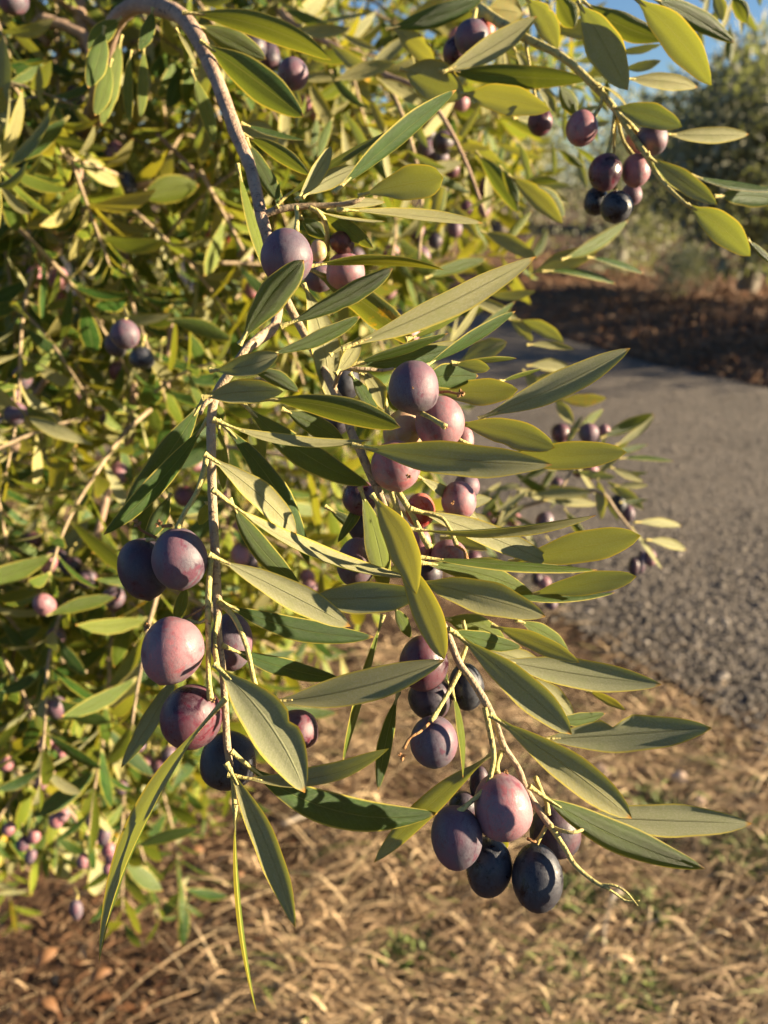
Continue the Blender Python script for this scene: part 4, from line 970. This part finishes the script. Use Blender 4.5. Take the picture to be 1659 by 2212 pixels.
def weed(x, y, rpx, n, label):
    p = ground(x, y); r = rpx/F*(p-CAM).length; m = Mass(); q = random.Random(int(x+y))
    for i in range(n):
        a = q.random()*6.28; rr = r*q.random()**.6; bx, by = p.x+rr*math.cos(a), p.y+rr*math.sin(a)
        b = q.random()*6.28; L = q.uniform(.015, .045); w = q.uniform(.002, .005); h = q.uniform(.02, .05)
        dx, dy = math.cos(b), math.sin(b)
        m.add([(bx-dy*w*.4, by+dx*w*.4, .001), (bx+dy*w*.4, by-dx*w*.4, .001), (bx+dx*L*.5+dy*w, by+dy*L*.5-dx*w, h*.8), (bx+dx*L*.5-dy*w, by+dy*L*.5+dx*w, h*.8), (bx+dx*L, by+dy*L, h)], [(0, 1, 2, 3), (3, 2, 4)])
    o = m.build('weed', M_WEED, None, p); tag(o, label, 'weed', 'green weeds in the dry grass')
weed(1600, 1840, 70, 420, 'largest patch of green weeds, at the right edge beyond the rightmost leaf tip')
weed(1250, 1955, 42, 160, 'green weed tuft just below the curled branch tip')
weed(1225, 2110, 45, 150, 'green weed tuft at the bottom, left of the grey stick')
weed(1420, 1760, 46, 130, 'green weed tuft on the earth between two pale dead leaves')
weed(1380, 2160, 60, 190, 'green weed tuft at the bottom right of the grey stick')
weed(1400, 1990, 45, 120, 'green weed tuft right of the grey stick')
weed(880, 2080, 45, 90, 'thin green weed tuft at the bottom centre')

# ------------------------------------------------------------------ across the road: litter bank, far trees
g = G('brown_leaf_bank'); o_ = g.obj(); n1 = g.noise(o_, 3, 4, .6); n2 = g.noise(o_, 22, 4, .75)
c = g.mix(g.ramp(n1, .35, .7), (.10, .050, .028), (.17, .10, .055)); c = g.mix(g.ramp(n2, .5, .7), c, (.22, .14, .08)); c = g.mix(g.ramp(n2, .45, .3), c, (.03, .018, .012))
M_BANK = g.out(g.bsdf(c, .9, .2, g.bump(n2, 1, .05)))
far = far0
bv = []; bf = []; rows = 9
for i, p in enumerate(far):
    nx = far[min(i+1, 8)] - far[max(i-1, 0)]; nx.z = 0; nx.normalize(); nr = Vector((nx.y, -nx.x, 0))
    if nr.y < 0: nr = -nr
    Wd = 6.5
    for k in range(rows):
        s = k/(rows-1); h = .30*min(1, s*4)*(.7+.5*rng.random())*(1-s*.6) if 0 < k < rows-1 else -.02
        q3 = p + nr*(.03+Wd*s); bv.append((q3.x, q3.y, h))
for i in range(8):
    for k in range(rows-1):
        a = i*rows+k; bf.append((a, a+rows, a+rows+1, a+1))
bank = mesh_obj('earth_bank', bv, bf, M_BANK); bank['kind'] = 'structure'
bl = Mass(); q = random.Random(21)
for n in range(15000):
    i = q.choice([1, 1, 2, 2, 3, 4, 5, 6]); f1 = q.random(); k = q.randrange(rows-1); f2 = q.random()
    a = Vector(bv[i*rows+k]).lerp(Vector(bv[(i+1)*rows+k]), f1); b = Vector(bv[i*rows+k+1]).lerp(Vector(bv[(i+1)*rows+k+1]), f1)
    p = a.lerp(b, f2) + Vector((0, 0, q.uniform(0, .05)))
    L = q.uniform(.02, .07); u = Vector((q.gauss(0, 1), q.gauss(0, 1), q.gauss(0, 1))).normalized(); w = u.orthogonal().normalized()*L*.35
    bl.add([p-u*L, p-w, p+u*L, p+w, p+u.cross(w)*.6], [(0, 1, 4), (1, 2, 4), (2, 3, 4), (3, 0, 4)], None, [(q.random()*.6, q.random()*.85, q.random(), 1)]*5)
tag(bl.build('leaf_litter', M_BANKL, smooth=False), 'heaped russet leaf litter covering the bank across the road', 'leaf litter', kind='stuff')
# far crowns
g = G('far_olive_foliage'); a_ = g.n.new('ShaderNodeAttribute'); a_.attribute_name = 'tint'; s_ = g.n.new('ShaderNodeSeparateColor'); g.lk(a_.outputs['Color'], s_.inputs[0])
c = g.mix(s_.outputs[0], (.16, .16, .105), (.36, .35, .26)); c = g.mix(g.ramp(s_.outputs[1], .85, .9), c, (.34, .34, .22))
b_ = g.bsdf(c, .6, .35); tr = g.n.new('ShaderNodeBsdfTranslucent'); tr.inputs[0].default_value = (.2, .22, .05, 1)
mx = g.n.new('ShaderNodeMixShader'); mx.inputs[0].default_value = .35; g.lk(b_, mx.inputs[1]); g.lk(tr.outputs[0], mx.inputs[2])
M_FAR = g.out(mx.outputs[0])
def far_tree(loc, h, rad, label, n=5000, seed=1, leaf=.05, name='olive_tree', cat='olive tree', low=.35, group=None, trunk=True):
    q = random.Random(seed); loc = Vector((loc[0], loc[1], 0)); r = thing(name, label, cat, loc, group)
    lobes = []
    for i in range(13):
        a = q.random()*6.28; rr = rad*q.uniform(.2, .72); z = h*q.uniform(low+.1, .92)
        lobes.append((Vector((rr*math.cos(a), rr*math.sin(a), z)), rad*q.uniform(.3, .52)))
    if trunk:
        tp = [loc, loc+Vector((.05, .02, h*.2)), loc+Vector((-.04, .05, h*.42))]
        vs, fs = tube_geo(tp, [h*.055, h*.042, h*.03], 10, .1); mesh_obj('trunk', vs, fs, M_TRUNK, r, loc)
        for c_, rr in lobes[:6]:
            vs, fs = tube_geo([loc+Vector((0, 0, h*.36)), loc+c_*.6+Vector((0, 0, h*.12)), loc+c_], [h*.025, h*.014, h*.006], 6, .1); mesh_obj('limb', vs, fs, M_TRUNK, r, loc+Vector((0, 0, h*.36)))
    m = Mass()
    for i in range(n):
        c_, rr = q.choice(lobes)
        dv = Vector((q.gauss(0, 1), q.gauss(0, 1), q.gauss(0, 1))).normalized()
        p = loc + c_ + dv*rr*q.random()**.45*q.uniform(.8, 1.15)
        if p.z < h*low*.8: p.z = h*low*.8 + q.random()*.2
        u = (Vector((q.gauss(0, .6), q.gauss(0, .6), q.gauss(0, .6)))+dv).normalized(); w = u.orthogonal().normalized()
        w = Matrix.Rotation(q.random()*6.28, 3, u) @ w
        L = leaf*q.uniform(.6, 1.4)
        b = p; col = [(q.random(), q.random(), 0, 1)]*4
        m.add([b, b+u*L*.5-w*L*.2, b+u*L, b+u*L*.5+w*L*.2], [(0, 1, 2, 3)], None, col)
    m.build('crown', M_FAR, r, loc, False)
    return r
def gp(x, dist): # ground position seen at picture column x, at given horizontal distance
    return ((x-CX)/F*dist*1.02, dist, 0)
FG = 'olive trees across the road'
far_tree(gp(1570, 10.8), 3.0, 1.6, 'silvery olive tree across the road at the upper right, nearest of the far trees', 12000, 3, .13, low=.2, group=FG)
far_tree(gp(1300, 13.5), 2.5, 1.5, 'dark distant olive tree behind the red and black olives of the upper right branch', 6000, 5, .09, low=.15, group=FG)
far_tree(gp(1060, 17), 3.0, 1.9, 'dark distant olive tree seen between the leaves right of the top centre', 5000, 6, .1, low=.1, group=FG)
far_tree(gp(1500, 19), 3.6, 2.1, 'distant olive tree behind the nearest silvery tree, only its dark middle showing', 5000, 8, .1, low=.1, group=FG)
far_tree(gp(1450, 9.2), .85, .45, 'small grey-green shrub standing on the bank across the road', 2600, 7, .04, 'shrub', 'shrub', .5, trunk=False)
far_tree((6.6, 7.0), 2.7, 1.6, 'olive tree standing beside the road outside the right edge of the photo', 7000, 12, .09, low=.1)
far_tree((8.4, 8.9), 2.5, 1.2, 'olive tree beside the road outside the photo, farther along than its neighbour', 7000, 13, .09, low=.05)
for i, (x, d_, h_) in enumerate([(-300, 30, 4.2), (150, 34, 4.6), (620, 32, 4.0), (1000, 36, 4.8), (1400, 34, 4.3), (1800, 30, 4.6), (2250, 28, 4.4)]):
    far_tree(gp(x, d_), h_, 3.6, 'dark olive tree in the distant row along the horizon', 5000, 30+i, .34, low=.05, group='distant row of olive trees')

# ------------------------------------------------------------------ light
SUN_EL = math.asin(SUNV.z)
w = bpy.data.worlds.new('World'); S.world = w; w.use_nodes = True
t = w.node_tree; bg = t.nodes['Background']
sky = t.nodes.new('ShaderNodeTexSky'); sky.sky_type = 'NISHITA'; sky.sun_disc = False
sky.sun_elevation = SUN_EL; sky.sun_rotation = math.atan2(SUNV.x, SUNV.y); sky.air_density = 1.0; sky.dust_density = .2; sky.ozone_density = 3.0
mxw = t.nodes.new('ShaderNodeMix'); mxw.data_type = 'RGBA'; mxw.blend_type = 'MULTIPLY'; mxw.inputs[0].default_value = 1
t.links.new(sky.outputs[0], mxw.inputs[6]); mxw.inputs[7].default_value = (.84, .92, 1.04, 1); t.links.new(mxw.outputs[2], bg.inputs[0]); bg.inputs[1].default_value = .034
sd = bpy.data.lights.new('sun', 'SUN'); so = bpy.data.objects.new('sun', sd); COL.objects.link(so)
sd.energy = 5.0; sd.angle = math.radians(.53); sd.color = (1, .82, .55)
so.rotation_euler = SUNV.to_track_quat('Z', 'Y').to_euler()
S.view_settings.view_transform = 'Standard'; S.view_settings.look = 'None'; S.view_settings.gamma = 1; S.view_settings.exposure = 2.12
